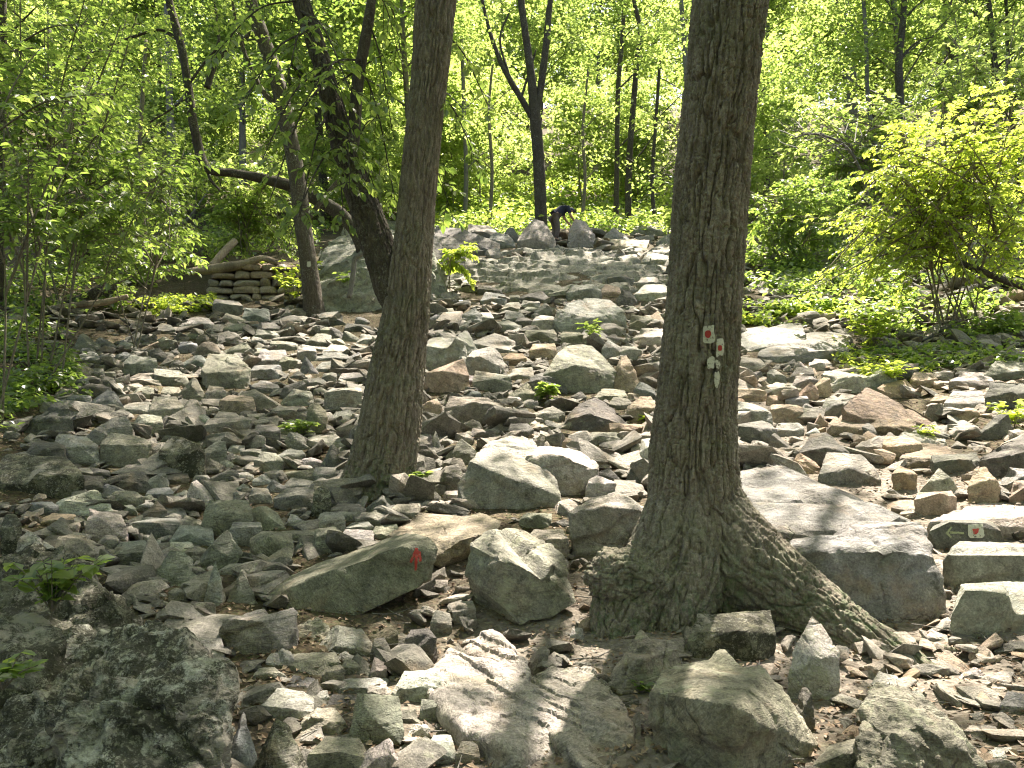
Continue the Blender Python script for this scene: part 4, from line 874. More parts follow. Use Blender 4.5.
# background trunks one can tell apart: (x,y,w) up the stem, depth, bark, label
BG = [
 (46, [(854, 215, 14), (852, 178, 13), (851, 120, 12.5), (849, 70, 12.5), (846, 30, 12), (842, 0, 12), (834, -60, 10)], 'grey_bark', 'thick grey trunk rising behind the dead brushwood and lime bush', 'leaf_far', [(760, 960, -160, 60, 44)]),
 (38, [(957, 150, 9), (955, 80, 8.5), (952, 40, 8), (947, 0, 8), (940, -60, 7)], 'dark_bark', 'dark straight trunk directly over the top of the lime bush', 'leaf', [(880, 1060, -150, 40, 40)]),
 (33, [(900, 190, 9), (901, 150, 8), (900, 105, 8), (899, 60, 7), (903, 20, 6), (906, -40, 5)], 'dark_bark', 'thin dark trunk just uphill from the lime bush', 'leaf', [(850, 960, -100, 60, 26)]),
 (40, [(996, 120, 7), (995, 70, 6), (992, 30, 5.5), (985, -20, 5)], 'dark_bark', 'thinnest dark trunk near the upper picture corner', 'leaf', [(940, 1080, -110, 50, 30)]),
 (42, [(691, 215, 6), (689, 150, 5.5), (687, 90, 5), (684, 40, 5), (681, 0, 4.5), (677, -60, 4)], 'grey_bark', 'thin straight grey trunk close beside the painted oak', 'leaf_far', [(630, 740, -140, 30, 22)]),
 (31, [(628, 222, 7), (629, 165, 6.5), (633, 110, 6), (637, 60, 5.5), (640, 30, 5), (634, 0, 4.5), (630, -50, 4)], 'dark_bark', 'spindly dark trunk between the forked tree and the oak', 'leaf_far', [(570, 700, -120, 70, 26)]),
 (32.5, [(616, 222, 6), (617, 150, 5), (618, 90, 5), (622, 40, 4.5), (626, -20, 4)], 'dark_bark', 'slim trunk paired close behind the spindly dark one', 'leaf_far', [(560, 680, -100, 40, 20)]),
 (32, [(766, 195, 6), (768, 160, 5.5), (764, 125, 5), (758, 95, 4.5), (752, 60, 4)], 'dark_bark', 'short leaning dark stem beyond the wide flat slab', 'leaf', [(740, 830, 30, 150, 26)]),
 (27, [(178, 262, 9), (176, 230, 8.5), (174, 190, 8), (172, 155, 8), (170, 110, 7), (168, 40, 6), (166, -40, 5)], 'grey_bark', 'straight grey trunk uphill from the dry stone wall', 'leaf_far', [(100, 250, -60, 130, 30)]),
 (20, [(147, 265, 6), (144, 235, 5.5), (141, 190, 5), (140, 140, 4.5), (143, 90, 4), (146, 40, 3)], 'bark', 'slim brown sapling trunk among the shaded leaves', 'leaf', [(80, 210, 10, 190, 34)]),
 (15, [(-2, 300, 10), (0, 200, 9), (2, 100, 8), (3, 40, 7.5), (2, -40, 7)], 'dark_bark', 'dark trunk running along the picture edge', 'leaf', [(-80, 110, -120, 120, 36)]),
 (24, [(60, 260, 5), (62, 225, 4.5), (60, 170, 4), (57, 100, 3.5), (50, 30, 3)], 'bark', 'thin brown stem deep in the shaded thicket', 'leaf', [(-10, 130, -20, 160, 30)]),
 (30, [(726, 205, 5), (732, 170, 4.5), (740, 120, 4), (742, 60, 4)], 'dark_bark', 'dark stem partly hidden behind the painted oak', 'leaf_far', [(740, 800, 0, 110, 22)]),
 (33, [(465, 222, 5), (466, 170, 4.5), (464, 110, 4), (462, 40, 4)], 'grey_bark', 'pale thin trunk in the bright glade beside the forked tree', 'leaf_far', [(425, 510, 20, 150, 24)]),
 (34, [(880, 195, 5), (876, 150, 4.5), (868, 100, 4), (866, 40, 4), (862, -20, 4)], 'grey_bark', 'slim grey stem next to the thick grey trunk', 'leaf_far', [(800, 930, -60, 80, 24)]),
 (32, [(490, 222, 4), (492, 170, 3.5), (489, 110, 3), (493, 60, 2.5)], 'bark', 'thin young stem just downhill of the forked tree crown', 'leaf_far', [(455, 530, 40, 180, 12)]),
 (31, [(582, 222, 4), (585, 180, 3.5), (583, 130, 3), (588, 70, 2.5)], 'bark', 'thin young stem rising behind the upright crest boulder', 'leaf_far', [(555, 620, 60, 190, 12)]),
 (30, [(655, 224, 4.5), (652, 180, 4), (656, 120, 3.5), (660, 60, 3)], 'dark_bark', 'thin dark stem close to the oak, above the crest boulders', 'leaf_far', [(630, 690, 50, 190, 12)]),
]
crown_n = 60
for i, (Y, st, bk, lb_, lm, boxes) in enumerate(BG):
    cl = []
    for (x0, x1, y0, y1, n) in boxes: cl += scatter_px(r1, n, x0, x1, y0, y1, -2.5, 3.5, .018 * Y + .1, .035 * Y + .2)
    rr = np.random.default_rng(i + 40)
    stems = [st]
    for k in range(5):
        j = rr.integers(1, len(st) - 1); sx = rr.choice([-1, 1]) * rr.uniform(12, 40)
        stems.append([(st[j][0], st[j][1], st[j][2] * .45), (st[j][0] + sx * .5, st[j][1] - abs(sx) * .5, st[j][2] * .3), (st[j][0] + sx, st[j][1] - abs(sx) * rr.uniform(.6, 1.3), st[j][2] * .15)])
    traced_tree('forest_tree' if st[0][2] > 6.5 else 'young_tree', lb_, Y, stems, bk, lm, crown=cl, segs=14, rows=60, ll=.05 + .0042 * Y, bk=.01, seed=i + 10)
print('bg trees', round(time.time() - T0, 1))

# ------------------------------------------------------------------ repeats: trees and saplings of the wooded slope beyond
def proto_tree(seed, height, start, radius, nl, leafn, ll, clr, tr, bark, leafm, name, tint0=.5, flat=.6):
    r = np.random.default_rng(seed); lean = r.normal(size=2) * height * .05
    n = 24; f = np.linspace(0, 1, n)
    path = np.stack([lean[0] * f + .12 * np.sin(f * 5 + seed), lean[1] * f, f * height], 1)
    limbs, cr = limb_crown(r, None, height, start, radius, nl, leafn, ll, clr, tr, lean, flat, tint0=tint0)
    root = empty(name, (0, 0, 0))
    tube_obj('trunk', bark, [tube(path, tr * np.linspace(1.1, .18, n), 10, .006, 18., True, seed)], root)
    tube_obj('branches', bark, limbs, root)
    mb = MB(); mb.add(*cr); link('crown', mb.mesh('crown', M[leafm], False), root)
    return root
def copy_tree(o):
    c = o.copy(); C.objects.link(c)
    for ch in list(o.children):
        d = ch.copy(); C.objects.link(d); d.parent = c
    return c
def place(protos, spots, label, cat, group):
    used = set()
    for k, (X, Y, s, a) in enumerate(spots):
        j = k % len(protos); o = protos[j] if j not in used else copy_tree(protos[j]); used.add(j)
        o.location = (X, Y, float(H(X, Y)) - .08); o.rotation_euler = (0, 0, a); o.scale = (s, s, s * 1.05)
        tag(o, label, cat, group)
r1 = np.random.default_rng(105)
sap = [proto_tree(201 + i, 4.6, .18, 1.5, 22, 26, .14, .36, .035, 'bark', 'leaf_far', 'sapling', .6, .45) for i in range(3)]
spots = []
for (xa, xb, Ya, Yb, n) in [(430, 530, 33, 42, 5), (555, 690, 34, 44, 6), (740, 800, 29, 36, 3), (440, 700, 44, 56, 10)]:
    for _ in range(n):
        Y = r1.uniform(Ya, Yb); px = r1.uniform(xa, xb); spots.append(((px - 512) / FPX * Y, Y, r1.uniform(.7, 1.5), r1.uniform(0, 6.28)))
place(sap, spots, 'bright yellow-green sapling in the sunny glade beyond the crest', 'sapling', 'saplings in the sunny glade beyond the crest')
mid = [proto_tree(301 + i, 15., .28, 4.0, 26, 46, .25, .95, .17, ['dark_bark', 'grey_bark', 'bark'][i], 'leaf_far', 'woodland_tree', .5) for i in range(3)]
spots = []
for (xa, xb, Ya, Yb, n) in [(20, 440, 30, 50, 9), (720, 1040, 34, 52, 7), (430, 720, 50, 62, 6), (-60, 1080, 50, 64, 8)]:
    for k in range(n):
        Y = r1.uniform(Ya, Yb); px = xa + (xb - xa) * (k + r1.random()) / n; spots.append(((px - 512) / FPX * Y, Y, r1.uniform(.8, 1.25), r1.uniform(0, 6.28)))
place(mid, spots, 'leafy woodland tree standing on the slope beyond the crest', 'tree', 'woodland trees on the slope beyond the crest')
# trees added so their crowns shade the slope; most trunks stand out of view
for i, (X, Y, h, rad, sh, n) in enumerate([(-10.8, 11.5, 12.5, 6.5, (3.5, 2.0, 2.), 26), (-22, 30, 14, 5.5, (1., 1., 1.), 18), (24, 31, 14, 6., (-2, 0, 2.), 20), (15.5, 4.0, 11.0, 6., (-4.0, 2., 2.), 22), (-3.5, 33., 15, 7., (0, -4.5, 3.), 26), (9.0, 33, 16, 7., (-1, -3.5, 3.), 22)]):
    r = np.random.default_rng(900 + i); b = np.array([X, Y, float(H(X, Y)) - .1]); f = np.linspace(0, 1, 26)
    path = np.stack([np.sin(f * 3 + i) * .25 + sh[0] * .25 * f ** 2, .2 * f + sh[1] * .2 * f ** 2, f * h], 1)
    root = empty('canopy_tree', b, ['unseen broad tree added at the bank edge to shade the talus', 'unseen broad tree added high on the bank for shade', 'unseen broad tree added far uphill beyond the lime bush for shade', 'unseen broad tree added beside the near end of the path for shade', 'broad dark tree behind the crest ledge', 'broad dark tree behind the crest near the oak'][i], 'tree')
    tube_obj('trunk', 'bark', [tube(path, np.linspace(.26, .13, 26), 18, .012, 18., True, i)], root)
    lt, cr = big_crown(r, b + path[-1], rad, n, 60, .18, b, (1., 5.), .16, shift=sh)
    tube_obj('branches', 'bark', lt, root); mb = MB(); mb.add(*cr); link('crown', mb.mesh('crown', M['leaf'], False), root)
for k in range(20):
    Y = r1.uniform(30, 50); X = (r1.uniform(120, 430) - 512) / FPX * Y; o = copy_tree(sap[k % 3]); q = r1.uniform(.8, 1.5)
    o.location = (X, Y, float(H(X, Y)) - .08); o.rotation_euler = (0, 0, r1.uniform(0, 6.28)); o.scale = (q,) * 3
    tag(o, 'light green sapling on the slope uphill from the dry stone wall', 'sapling', 'saplings uphill from the stone wall')
spots = []  # unseen trees added behind the viewpoint to keep sky light off rock fronts
for X, Y in [(-14, -4), (-9, -9), (-3.5, -7.5), (3, -9), (8.5, -6), (13.5, -2), (-17, -13), (-7, -17), (1, -16), (9, -15), (17, -11), (-19, 3), (19, 5), (-12, 3.5)]:
    spots.append((X + r1.normal() * .6, Y + r1.normal() * .6, r1.uniform(.95, 1.25), r1.uniform(0, 6.28)))
for X, Y, sc_, a in spots:
    o = copy_tree(mid[int(r1.integers(3))]); o.location = (X, Y, float(H(X, Y)) - .08); o.rotation_euler = (0, 0, a); o.scale = (sc_,) * 3
    tag(o, 'unseen leafy tree added behind the viewpoint to shade the rock fronts', 'tree', 'added shade trees behind the viewpoint')
# far wood that reads as one mass
far = MB(); tr = MB()
for k in range(180):
    Y = r1.uniform(60, 125); X = r1.uniform(-.85, .85) * Y; z = float(H(X, Y)); h = r1.uniform(12, 19)
    cen = np.stack([X + r1.normal(0, 2.2, 34), Y + r1.normal(0, 2.2, 34), z + h * r1.uniform(.15, 1.0, 34)], 1)
    V, F, t = cluster_leaves(r1, cen, r1.uniform(.8, 1.8, 34), 26, .52, .7, tint0=.55); far.add(V, F, t)
fo = link('far_woodland', far.mesh('far_woodland', M['leaf_far'], False)); tag(fo, 'distant mass of sunlit green woods on the hillside', 'woods', kind='stuff')

# ------------------------------------------------------------------ shrubs made of layered sprays
def spray_shrub(name, label, base, stems, leafm, ll, seed, bark='bark', cat='shrub', stem_r=.02, twl=.45, nl=9, ns=14, group=None):
    """stems: list of (list of world points, [bough end points])"""
    r = np.random.default_rng(seed); base = np.array(base); root = empty(name, base, label, cat, group)
    st, br = [], []; mbL = MB()
    for pts, ends in stems:
        pth = catmull(pts, 24); st.append(tube(pth - base, np.linspace(stem_r, stem_r * .3, 24), 8, .003, 40., True, seed, None, .1))
        for e in ends:
            f = r.uniform(.35, .95); k = int(f * 23)
            tb, (V, F, t) = droop_branch(r, pth[k], e, ns, ll, .35, twl, nl)
            br += [(v - base, q) for v, q in tb]; mbL.add(V - base, F, t)
    for V, F in st: tube_obj('stem', bark, [(V, F)], root)
    tube_obj('branches', bark, br, root); link('crown', mbL.mesh('crown', M[leafm], False), root)
    return root
# the lime bush
by = 11.6; r1 = np.random.default_rng(106)
bb = ground_hit(950, 330); by = bb[1]; print('bush depth', by)
stems = []
for k in range(11):
    x = 950 + r1.normal() * 14; foot = np.array([(x - 512) / FPX * by * 1.02, by + r1.normal() * .2, 0]); foot[2] = float(H(foot[0], foot[1])) - .03
    tx, tyy = r1.uniform(870, 1070), r1.uniform(110, 200)
    topp = at(tx, tyy, by + r1.uniform(-1.0, 1.0))
    ends = []
    for q in range(11):
        f = (int(r1.random() ** .8 * 9) + .5 + .12 * r1.normal()) / 9; yq = 90 + 215 * f
        xl = np.interp(yq, [85, 120, 160, 200, 230, 260, 290, 320], [965, 898, 852, 834, 818, 815, 838, 885])
        ends.append(at(r1.uniform(xl, 1085), yq, by + r1.uniform(-1.7, 1.2)))
    if k % 2: ends += [at(x + r1.normal() * 6, y + r1.normal() * 6, by - r1.uniform(.3, 1.6)) for x, y in [(832, 262), (812, 286), (842, 236), (806, 230), (850, 215), (868, 185), (880, 158), (905, 132), (940, 108), (985, 92), (1010, 85)][k % 4::3]]
    stems.append(([foot, foot * .6 + topp * .4 + np.array([r1.normal() * .1, 0, .25]), topp], ends))
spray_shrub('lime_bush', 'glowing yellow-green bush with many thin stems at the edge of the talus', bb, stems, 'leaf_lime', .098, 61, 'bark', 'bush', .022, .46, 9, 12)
extra = [at(x, y, by - .9) for x, y in [(835, 268), (812, 288), (842, 240), (800, 232), (850, 222), (870, 190), (880, 160), (905, 140), (940, 112), (985, 95)]]
# shaded understory of the left bank
def understory(name, label, footx, footy, Y, spread, tops, seed, leafm='leaf_dark', ll=.12, nst=3, nb=8, mat='bark', twl=.5):
    r = np.random.default_rng(seed); foot = at(footx, footy, Y); foot[2] = float(H(foot[0], Y)) - .05
    x0, x1, y0, y1 = tops; stems = []
    for k in range(nst):
        tp = at(r.uniform(x0, x1), r.uniform(y0, y0 + .3 * (y1 - y0)), Y + r.normal() * .4)
        f2 = foot + np.array([r.normal() * .08, r.normal() * .08, 0])
        ends = [at(r.uniform(x0, x1), r.uniform(y0, y1), Y + r.uniform(-spread, spread)) for _ in range(nb)]
        stems.append(([f2, f2 * .55 + tp * .45 + np.array([r.normal() * .1, 0, .1]), tp], ends))
    return spray_shrub(name, label, foot, stems, leafm, ll, seed, mat, 'shrub', .016, twl, 8, 13)
understory('maple_sapling', 'shaded maple sapling with broad layered leaves nearest the picture edge', 2, 400, 9.0, 1., (-60, 110, 40, 230), 71, 'leaf', .11, 2, 7)
understory('maple_sapling', 'sapling whose low bough of dark leaves reaches toward the stone wall', 60, 345, 11.0, 1.1, (20, 205, 150, 275), 72, 'leaf', .115, 2, 8)
understory('maple_sapling', 'taller sapling filling the upper thicket with half-lit leaves', 40, 330, 11.5, 1.4, (-50, 140, -30, 220), 73, 'leaf', .11, 4, 11)
understory('maple_sapling', 'sapling with sunlit leaf tips under the crooked tree', 140, 305, 13.5, 1.4, (60, 190, 150, 280), 74, 'leaf', .11, 3, 8)
understory('maple_sapling', 'sapling shading the slope uphill from the fallen logs', 60, 300, 16, 1.6, (-40, 160, 80, 270), 75, 'leaf', .12, 4, 11)
understory('maple_sapling', 'light green sapling behind the dry stone wall', 255, 262, 21, 1.5, (205, 330, 150, 265), 76, 'leaf_far', .15, 4, 10)
understory('maple_sapling', 'light green sapling on the bank above the fallen logs', 120, 262, 22, 1.8, (30, 210, 110, 270), 77, 'leaf_far', .15, 4, 12)
understory('maple_sapling', 'bright bushy sapling in front of the shaded rock face', 448, 292, 18.6, .6, (420, 478, 235, 285), 78, 'leaf_lime', .12, 2, 4, twl=.35)
understory('maple_sapling', 'green bush on the bank uphill from the wide flat slab', 790, 262, 21.5, 1.2, (745, 850, 175, 265), 79, 'leaf', .14, 4, 9)
understory('maple_sapling', 'leafy young maple behind the left shoulder of the lime bush', 850, 235, 25, 1.5, (770, 930, 90, 225), 80, 'leaf_far', .16, 4, 12)
understory('maple_sapling', 'leafy young maple beyond the right side of the lime bush', 985, 200, 24, 1.5, (910, 1070, 10, 180), 81, 'leaf_far', .16, 4, 12)
r1 = np.random.default_rng(107)

# ------------------------------------------------------------------ low plants
def low_plant(name, label, x, y, h, n, ll, leafm='leaf', seed=0, spread=.5, Y=None, zoff=0., group=None, cat='plant'):
    r = np.random.default_rng(seed); b = ground_hit(x, y) if Y is None else at(x, y, Y)
    b = b + np.array([0, 0, zoff]); root = empty(name, b, label, cat, group); st = []; mbL = MB()
    for k in range(n):
        a = r.uniform(0, 6.28); e = np.array([math.cos(a) * spread * h * r.uniform(.2, 1.2), math.sin(a) * spread * h * r.uniform(.2, 1.2), h * r.uniform(.6, 1.1)])
        pth = catmull([np.zeros(3), e * .5 + np.array([0, 0, h * .15]), e], 6); st.append(tube(pth, np.linspace(.004, .0015, 6), 4, cap=False, wob=0))
        m = 7; q = r.uniform(.35, 1, m); Pl = pth[(q * 5).astype(int)]; aa = r.uniform(0, 6.28, m)
        D = np.stack([np.cos(aa), np.sin(aa), r.normal(.05, .25, m)], 1); N = np.stack([r.normal(0, .3, m), r.normal(0, .3, m), np.ones(m)], 1); L = ll * r.uniform(.6, 1.2, m)
        V, F, mm = leaf_geo(Pl, D, N, L, L * .3, True); mbL.add(V, F, np.repeat(np.clip(r.normal(.6, .2, m), 0, 1), mm))
    tube_obj('stem', 'bark', st, root); link('leaves', mbL.mesh('leaves', M[leafm], False), root)
    return root
low_plant('seedling', 'green seedling with serrated leaves growing on the dark mossy mound', 52, 612, .24, 20, .085, 'leaf', 1, .85, Y=3.55)
low_plant('seedling', 'half-cropped seedling at the picture edge over the mottled boulder', 2, 690, .12, 5, .075, 'leaf', 2, .9, Y=2.75)
low_plant('seedling', 'tiny seedling with rounded leaves under the leaning greenish stone', 640, 697, .09, 4, .06, 'leaf', 3, .8)
low_plant('grass_tuft', 'small green tuft beside the triangular lichen block', 547, 402, .28, 14, .16, 'leaf', 4, .5)
low_plant('seedling', 'bright lime seedling leaning out beside the oak trunk', 648, 425, .16, 5, .13, 'leaf_lime', 5, .8)
low_plant('grass_tuft', 'green clump growing at the foot of the leaning tree', 417, 487, .16, 16, .08, 'leaf', 6, .9)
low_plant('grass_tuft', 'green weeds between flat stones below the shaded talus', 302, 436, .2, 16, .11, 'leaf', 7, 1.2)
low_plant('shrub', 'round green bush at the foot of the shaded rock face', 352, 306, .9, 26, .16, 'leaf', 8, .6, cat='shrub')
low_plant('shrub', 'sunlit leafy plant downhill from the lime bush', 872, 352, .75, 30, .16, 'leaf_lime', 9, .9, cat='shrub')
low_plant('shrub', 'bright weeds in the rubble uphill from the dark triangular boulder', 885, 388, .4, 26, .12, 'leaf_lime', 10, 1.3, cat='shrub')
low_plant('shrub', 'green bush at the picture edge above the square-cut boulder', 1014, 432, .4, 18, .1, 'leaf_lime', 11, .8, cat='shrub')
low_plant('shrub', 'sunlit leafy bush between the stone wall and slender tree', 292, 305, 1.1, 28, .16, 'leaf_lime', 12, .7, cat='shrub')
low_plant('seedling', 'small weed beside the brownish slab tail in the lit rubble', 925, 442, .2, 8, .08, 'leaf_lime', 13, .8)
low_plant('seedling', 'pale green weeds below the pale round-topped boulder', 592, 346, .5, 9, .14, 'leaf', 14, .7)
low_plant('shrub', 'bushy plant among crest boulders right beside the oak trunk', 668, 240, 1.2, 22, .2, 'leaf_far', 15, .7, cat='shrub')

hpx = at(556, 242, 26.2)[0]
# ground cover: uncountable
gc = MB(); gl = MB()
def cover(polyp, n, hgt, ll, mb, lo=.3):
    xs = [p[0] for p in polyp]; ys_ = [p[1] for p in polyp]; k = 0; cen = []
    while len(cen) < n:
        x, y = r1.uniform(min(xs), max(xs)), r1.uniform(min(ys_), max(ys_))
        if not inpoly(x, y, polyp): continue
        p = ground_hit(x, y, 75.); cl = fbm(p[None] * .9, 2, 77)[0]
        if cl < r1.normal(0, .15): k += 1; (k > 4 * n) and cen.append(p); continue
        cen.append(p + np.array([0, 0, hgt * r1.uniform(.2, 1.)]))
    cen = np.array(cen); V, F, t = cluster_leaves(r1, cen, np.full(len(cen), hgt * .9), 14, ll, .55, tint0=.5); mb.add(V, F, t)
cover([(740, 240), (800, 215), (900, 250), (920, 310), (860, 335), (745, 325)], 620, .36, .15, gc)
cover([(742, 305), (850, 312), (845, 328), (742, 326)], 170, .16, .11, gl)
cover([(830, 345), (900, 350), (930, 380), (890, 395), (830, 365)], 90, .16, .1, gl)
cover([(0, 310), (60, 330), (85, 400), (80, 435), (0, 455)], 150, .2, .11, gc)
cover([(0, 250), (180, 250), (150, 300), (60, 330), (0, 330)], 220, .35, .14, gc)
cover([(130, 305), (230, 298), (220, 312), (150, 318)], 120, .18, .1, gl)
cover([(430, 185), (700, 185), (700, 229), (430, 229)], 160, .7, .24, gl); cover([(430, 175), (700, 175), (700, 226), (430, 226)], 520, .9, .26, gc)
cover([(880, 230), (1024, 220), (1024, 340), (900, 330)], 380, .3, .13, gc); cover([(840, 318), (1024, 322), (1024, 372), (890, 372)], 170, .2, .11, gc)
cover([(200, 215), (330, 215), (320, 262), (200, 262)], 160, .5, .17, gc); cover([(120, 110), (440, 110), (420, 215), (150, 225)], 700, .8, .28, gc); cover([(740, 120), (1024, 120), (1024, 225), (740, 225)], 500, .8, .28, gc)
cen = np.stack([r1.uniform(-4., 7., 420), r1.uniform(28.2, 38, 420), np.zeros(420)], 1); cen[:, 2] = H(cen[:, 0], cen[:, 1]) + r1.uniform(.1, .6, 420)
cen = cen[(np.hypot(cen[:, 0] - hpx, cen[:, 1] - 26.2) > 2.2)]
V, F, t = cluster_leaves(r1, cen, np.full(len(cen), .6), 16, .22, .6, tint0=.6); gc.add(V, F, t)
tag(link('ground_cover', gc.mesh('ground_cover', M['leaf'], False)), 'low shaded green leaves covering both banks', 'ground cover', kind='stuff')
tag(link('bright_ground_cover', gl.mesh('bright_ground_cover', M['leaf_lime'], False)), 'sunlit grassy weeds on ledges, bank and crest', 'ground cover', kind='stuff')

# dead leaves on the ground: uncountable
n = 34000
Y = 2.6 + 20 * r1.random(n) ** 1.4; X = r1.uniform(-.72, .74, n) * Y
P = np.stack([X, Y, H(X, Y)], 1); P[:, 2] += .07 * fbm(P * 1.3, 4, 3) + .03 * fbm(P * 6, 3, 5) + .012
a = r1.uniform(0, 6.28, n); D = np.stack([np.cos(a), np.sin(a), r1.normal(0.1, .3, n)], 1); N = np.stack([r1.normal(0, .4, n), r1.normal(0, .4, n), np.ones(n)], 1)
L = r1.uniform(.015, .048, n); V, F, m = leaf_geo(P, D, N, L, L * .33, False, .4)
mm, nt, out = newmat('dead_leaf'); at_ = nd(nt, 'ShaderNodeAttribute', attribute_name='tint')
bsd = nd(nt, 'ShaderNodeBsdfPrincipled', inp={'Roughness': .8}); nt.links.new(ramp(nt, at_.outputs['Fac'], [(0, (.07, .045, .028)), (.5, (.19, .13, .08)), (1, (.36, .28, .20))]), bsd.inputs['Base Color']); nt.links.new(bsd.outputs[0], out.inputs[0])
tag(link('leaf_litter', mesh_from('leaf_litter', V, F, mm, False, np.repeat(r1.random(n), m))), 'dry brown leaves scattered on the soil', 'leaf litter', kind='stuff')

tw = MB()
for k in range(420):
    Y = 2.8 + 12 * r1.random() ** 1.3; X = r1.uniform(-.7, .72) * Y; a = r1.uniform(0, 6.28); ln = r1.uniform(.06, .3)
    p0 = np.array([X, Y, float(H(X, Y)) + .02]); p1 = p0 + np.array([math.cos(a), math.sin(a), .05]) * ln; p1[2] = float(H(p1[0], p1[1])) + .03
    tw.add(*tube(catmull([p0, (p0 + p1) / 2 + r1.normal(size=3) * .012, p1], 5), np.linspace(.004, .0018, 5), 4, cap=False, wob=0), float(r1.random()))
tag(link('twig_litter', tw.mesh('twig_litter', M['grey_bark'])), 'broken twigs strewn on the ground', 'twigs', kind='stuff')
# ------------------------------------------------------------------ logs, dead wood, wall
def log(name, label, spec, bark, segs=26, n=70, bk=.012, cat='log', seed=0, stub=None):
    P, r = [], []
    for x, y, w, Y in spec:
        p = at(x, y, Y); P.append(p); r.append(w / 2 * axial(p) / FPX)
    b = P[0].copy(); P = catmull(P, n); r = catmull(np.array(r)[:, None].repeat(3, 1), n)[:, 0]
    o = tube_obj(name, bark, [tube(P - b, np.maximum(r, .006), segs, bk, 22., True, seed, None, .12)]); o.location = b
    return tag(o, label, cat)
w0 = ground_hit(250, 300); WY = w0[1]; print('wall depth', WY)
# dry stone wall: one thing, its stones are its pattern
wall = MB(); rw = np.random.default_rng(9)
for row in range(5):
    y1 = 301 - row * 7.6; x = 203 + row * 2
    while x < 298:
        w = rw.uniform(7, 29); h = 7.6 * rw.uniform(.75, 1.3)
        if rw.random() < .12 and row < 3: h *= 1.7
        y0 = y1 - h
        pts = []
        for u, v, dd in STY['b']: pts.append(at(x + w * min(max(u, .03), .97), y0 + h * (v * .98), WY + max(dd, 0) * .55 + .06 * row + rw.normal() * .03))
        V, F, c = rock_geo(np.array(pts + [p + np.array([0, .5, 0]) for p in pts]), .07, rw, 22., .8, 3, int(rw.integers(999)))
        wall.add(V, F, float(np.clip(rw.normal(.84, .13), 0, 1))); x += w * .97
wb = w0; wo = link('stone_wall', mesh_from('stone_wall', np.concatenate(wall.V) - wb, np.concatenate(wall.F), M['rubble'], True, np.concatenate(wall.T)), loc=wb)
tag(wo, 'low dry stone wall of stacked tan stones at the bank', 'wall', kind='thing'); LAND.append(('the dry stone wall', 250, 280, 95, 40))
log('fallen_log', 'barkless orange-brown log lying along the top of the stone wall', [(188, 272, 7, WY + .3), (215, 269, 10, WY + .3), (240, 265, 9, WY + .3), (262, 259, 8, WY + .3), (278, 263, 6, WY + .35)], 'pale_wood', seed=1)
log('fallen_log', 'weathered pale log slanting up behind the stone wall', [(212, 266, 8, WY + .9), (224, 252, 8, WY + 1.2), (235, 241, 7, WY + 1.5)], 'pale_wood', seed=2)
log('fallen_log', 'rotten splintered orange log under the mossy slab', [(-12, 478, 20, 7.6), (25, 482, 24, 7.5), (60, 488, 22, 7.45), (95, 496, 13, 7.35), (118, 500, 5, 7.3)], 'rot_wood', 40, 110, .03, seed=3)
log('fallen_log', 'thick dark log lying in the shaded thicket', [(58, 308, 9, 16.3), (80, 303, 14, 16.4), (100, 293, 15, 16.5), (112, 284, 13, 16.7)], 'dark_bark', seed=4)
log('fallen_log', 'thin brown log in front of the thick dark one', [(30, 312, 6, 15.6), (70, 306, 7, 15.6), (105, 302, 7, 15.7), (128, 296, 4, 15.8)], 'pale_wood', seed=5)
log('dead_branch', 'crooked bare grey stem standing before the shaded rock face', [(349, 298, 5, 16.4), (353, 275, 5, 16.4), (355, 259, 5, 16.4), (362, 253, 5.5, 16.4), (364, 242, 5, 16.5), (358, 232, 6, 16.6)], 'grey_bark', 12, 50, .004, 'branch', 6)
log('dead_branch', 'pale forked branch lying on the lit bank by the talus', [(104, 344, 4, 13.8), (107, 352, 4, 13.4), (118, 356, 3.5, 13.3), (140, 350, 3, 13.5), (158, 342, 2, 13.8)], 'pale_wood', 10, 50, .003, 'branch', 7)
log('fallen_log', 'dark dead log leaning through the shade below the lime bush', [(960, 262, 7, by - .3), (990, 275, 7, by - .5), (1030, 290, 6, by - .6)], 'dark_bark', seed=8)
r2_ = np.random.default_rng(88)
brush = MB()
for k in range(34):
    x, y = r2_.uniform(792, 862), r2_.uniform(120, 150); e = (x + r2_.uniform(-40, 40), y + r2_.uniform(-22, 22))
    p0, p1 = at(x, y, 23 + r2_.normal()), at(*e, 23 + r2_.normal()); brush.add(*tube(catmull([p0, (p0 + p1) / 2 + r2_.normal(size=3) * .15, p1], 8), np.linspace(.018, .005, 8), 5, cap=False))
P, r = px_path([(872, 215, 3.5, 1), (862, 175, 3, .6), (845, 146, 2.6, .2), (815, 134, 2), (790, 139, 1.2)], 23, 30); brush.add(*tube(P, r, 8))
bo = brush.mesh('dead_tree', M['grey_bark']); bl_ = link('dead_tree', bo); tag(bl_, 'bleached dead treetop of bare twigs uphill from the lime bush', 'dead tree')

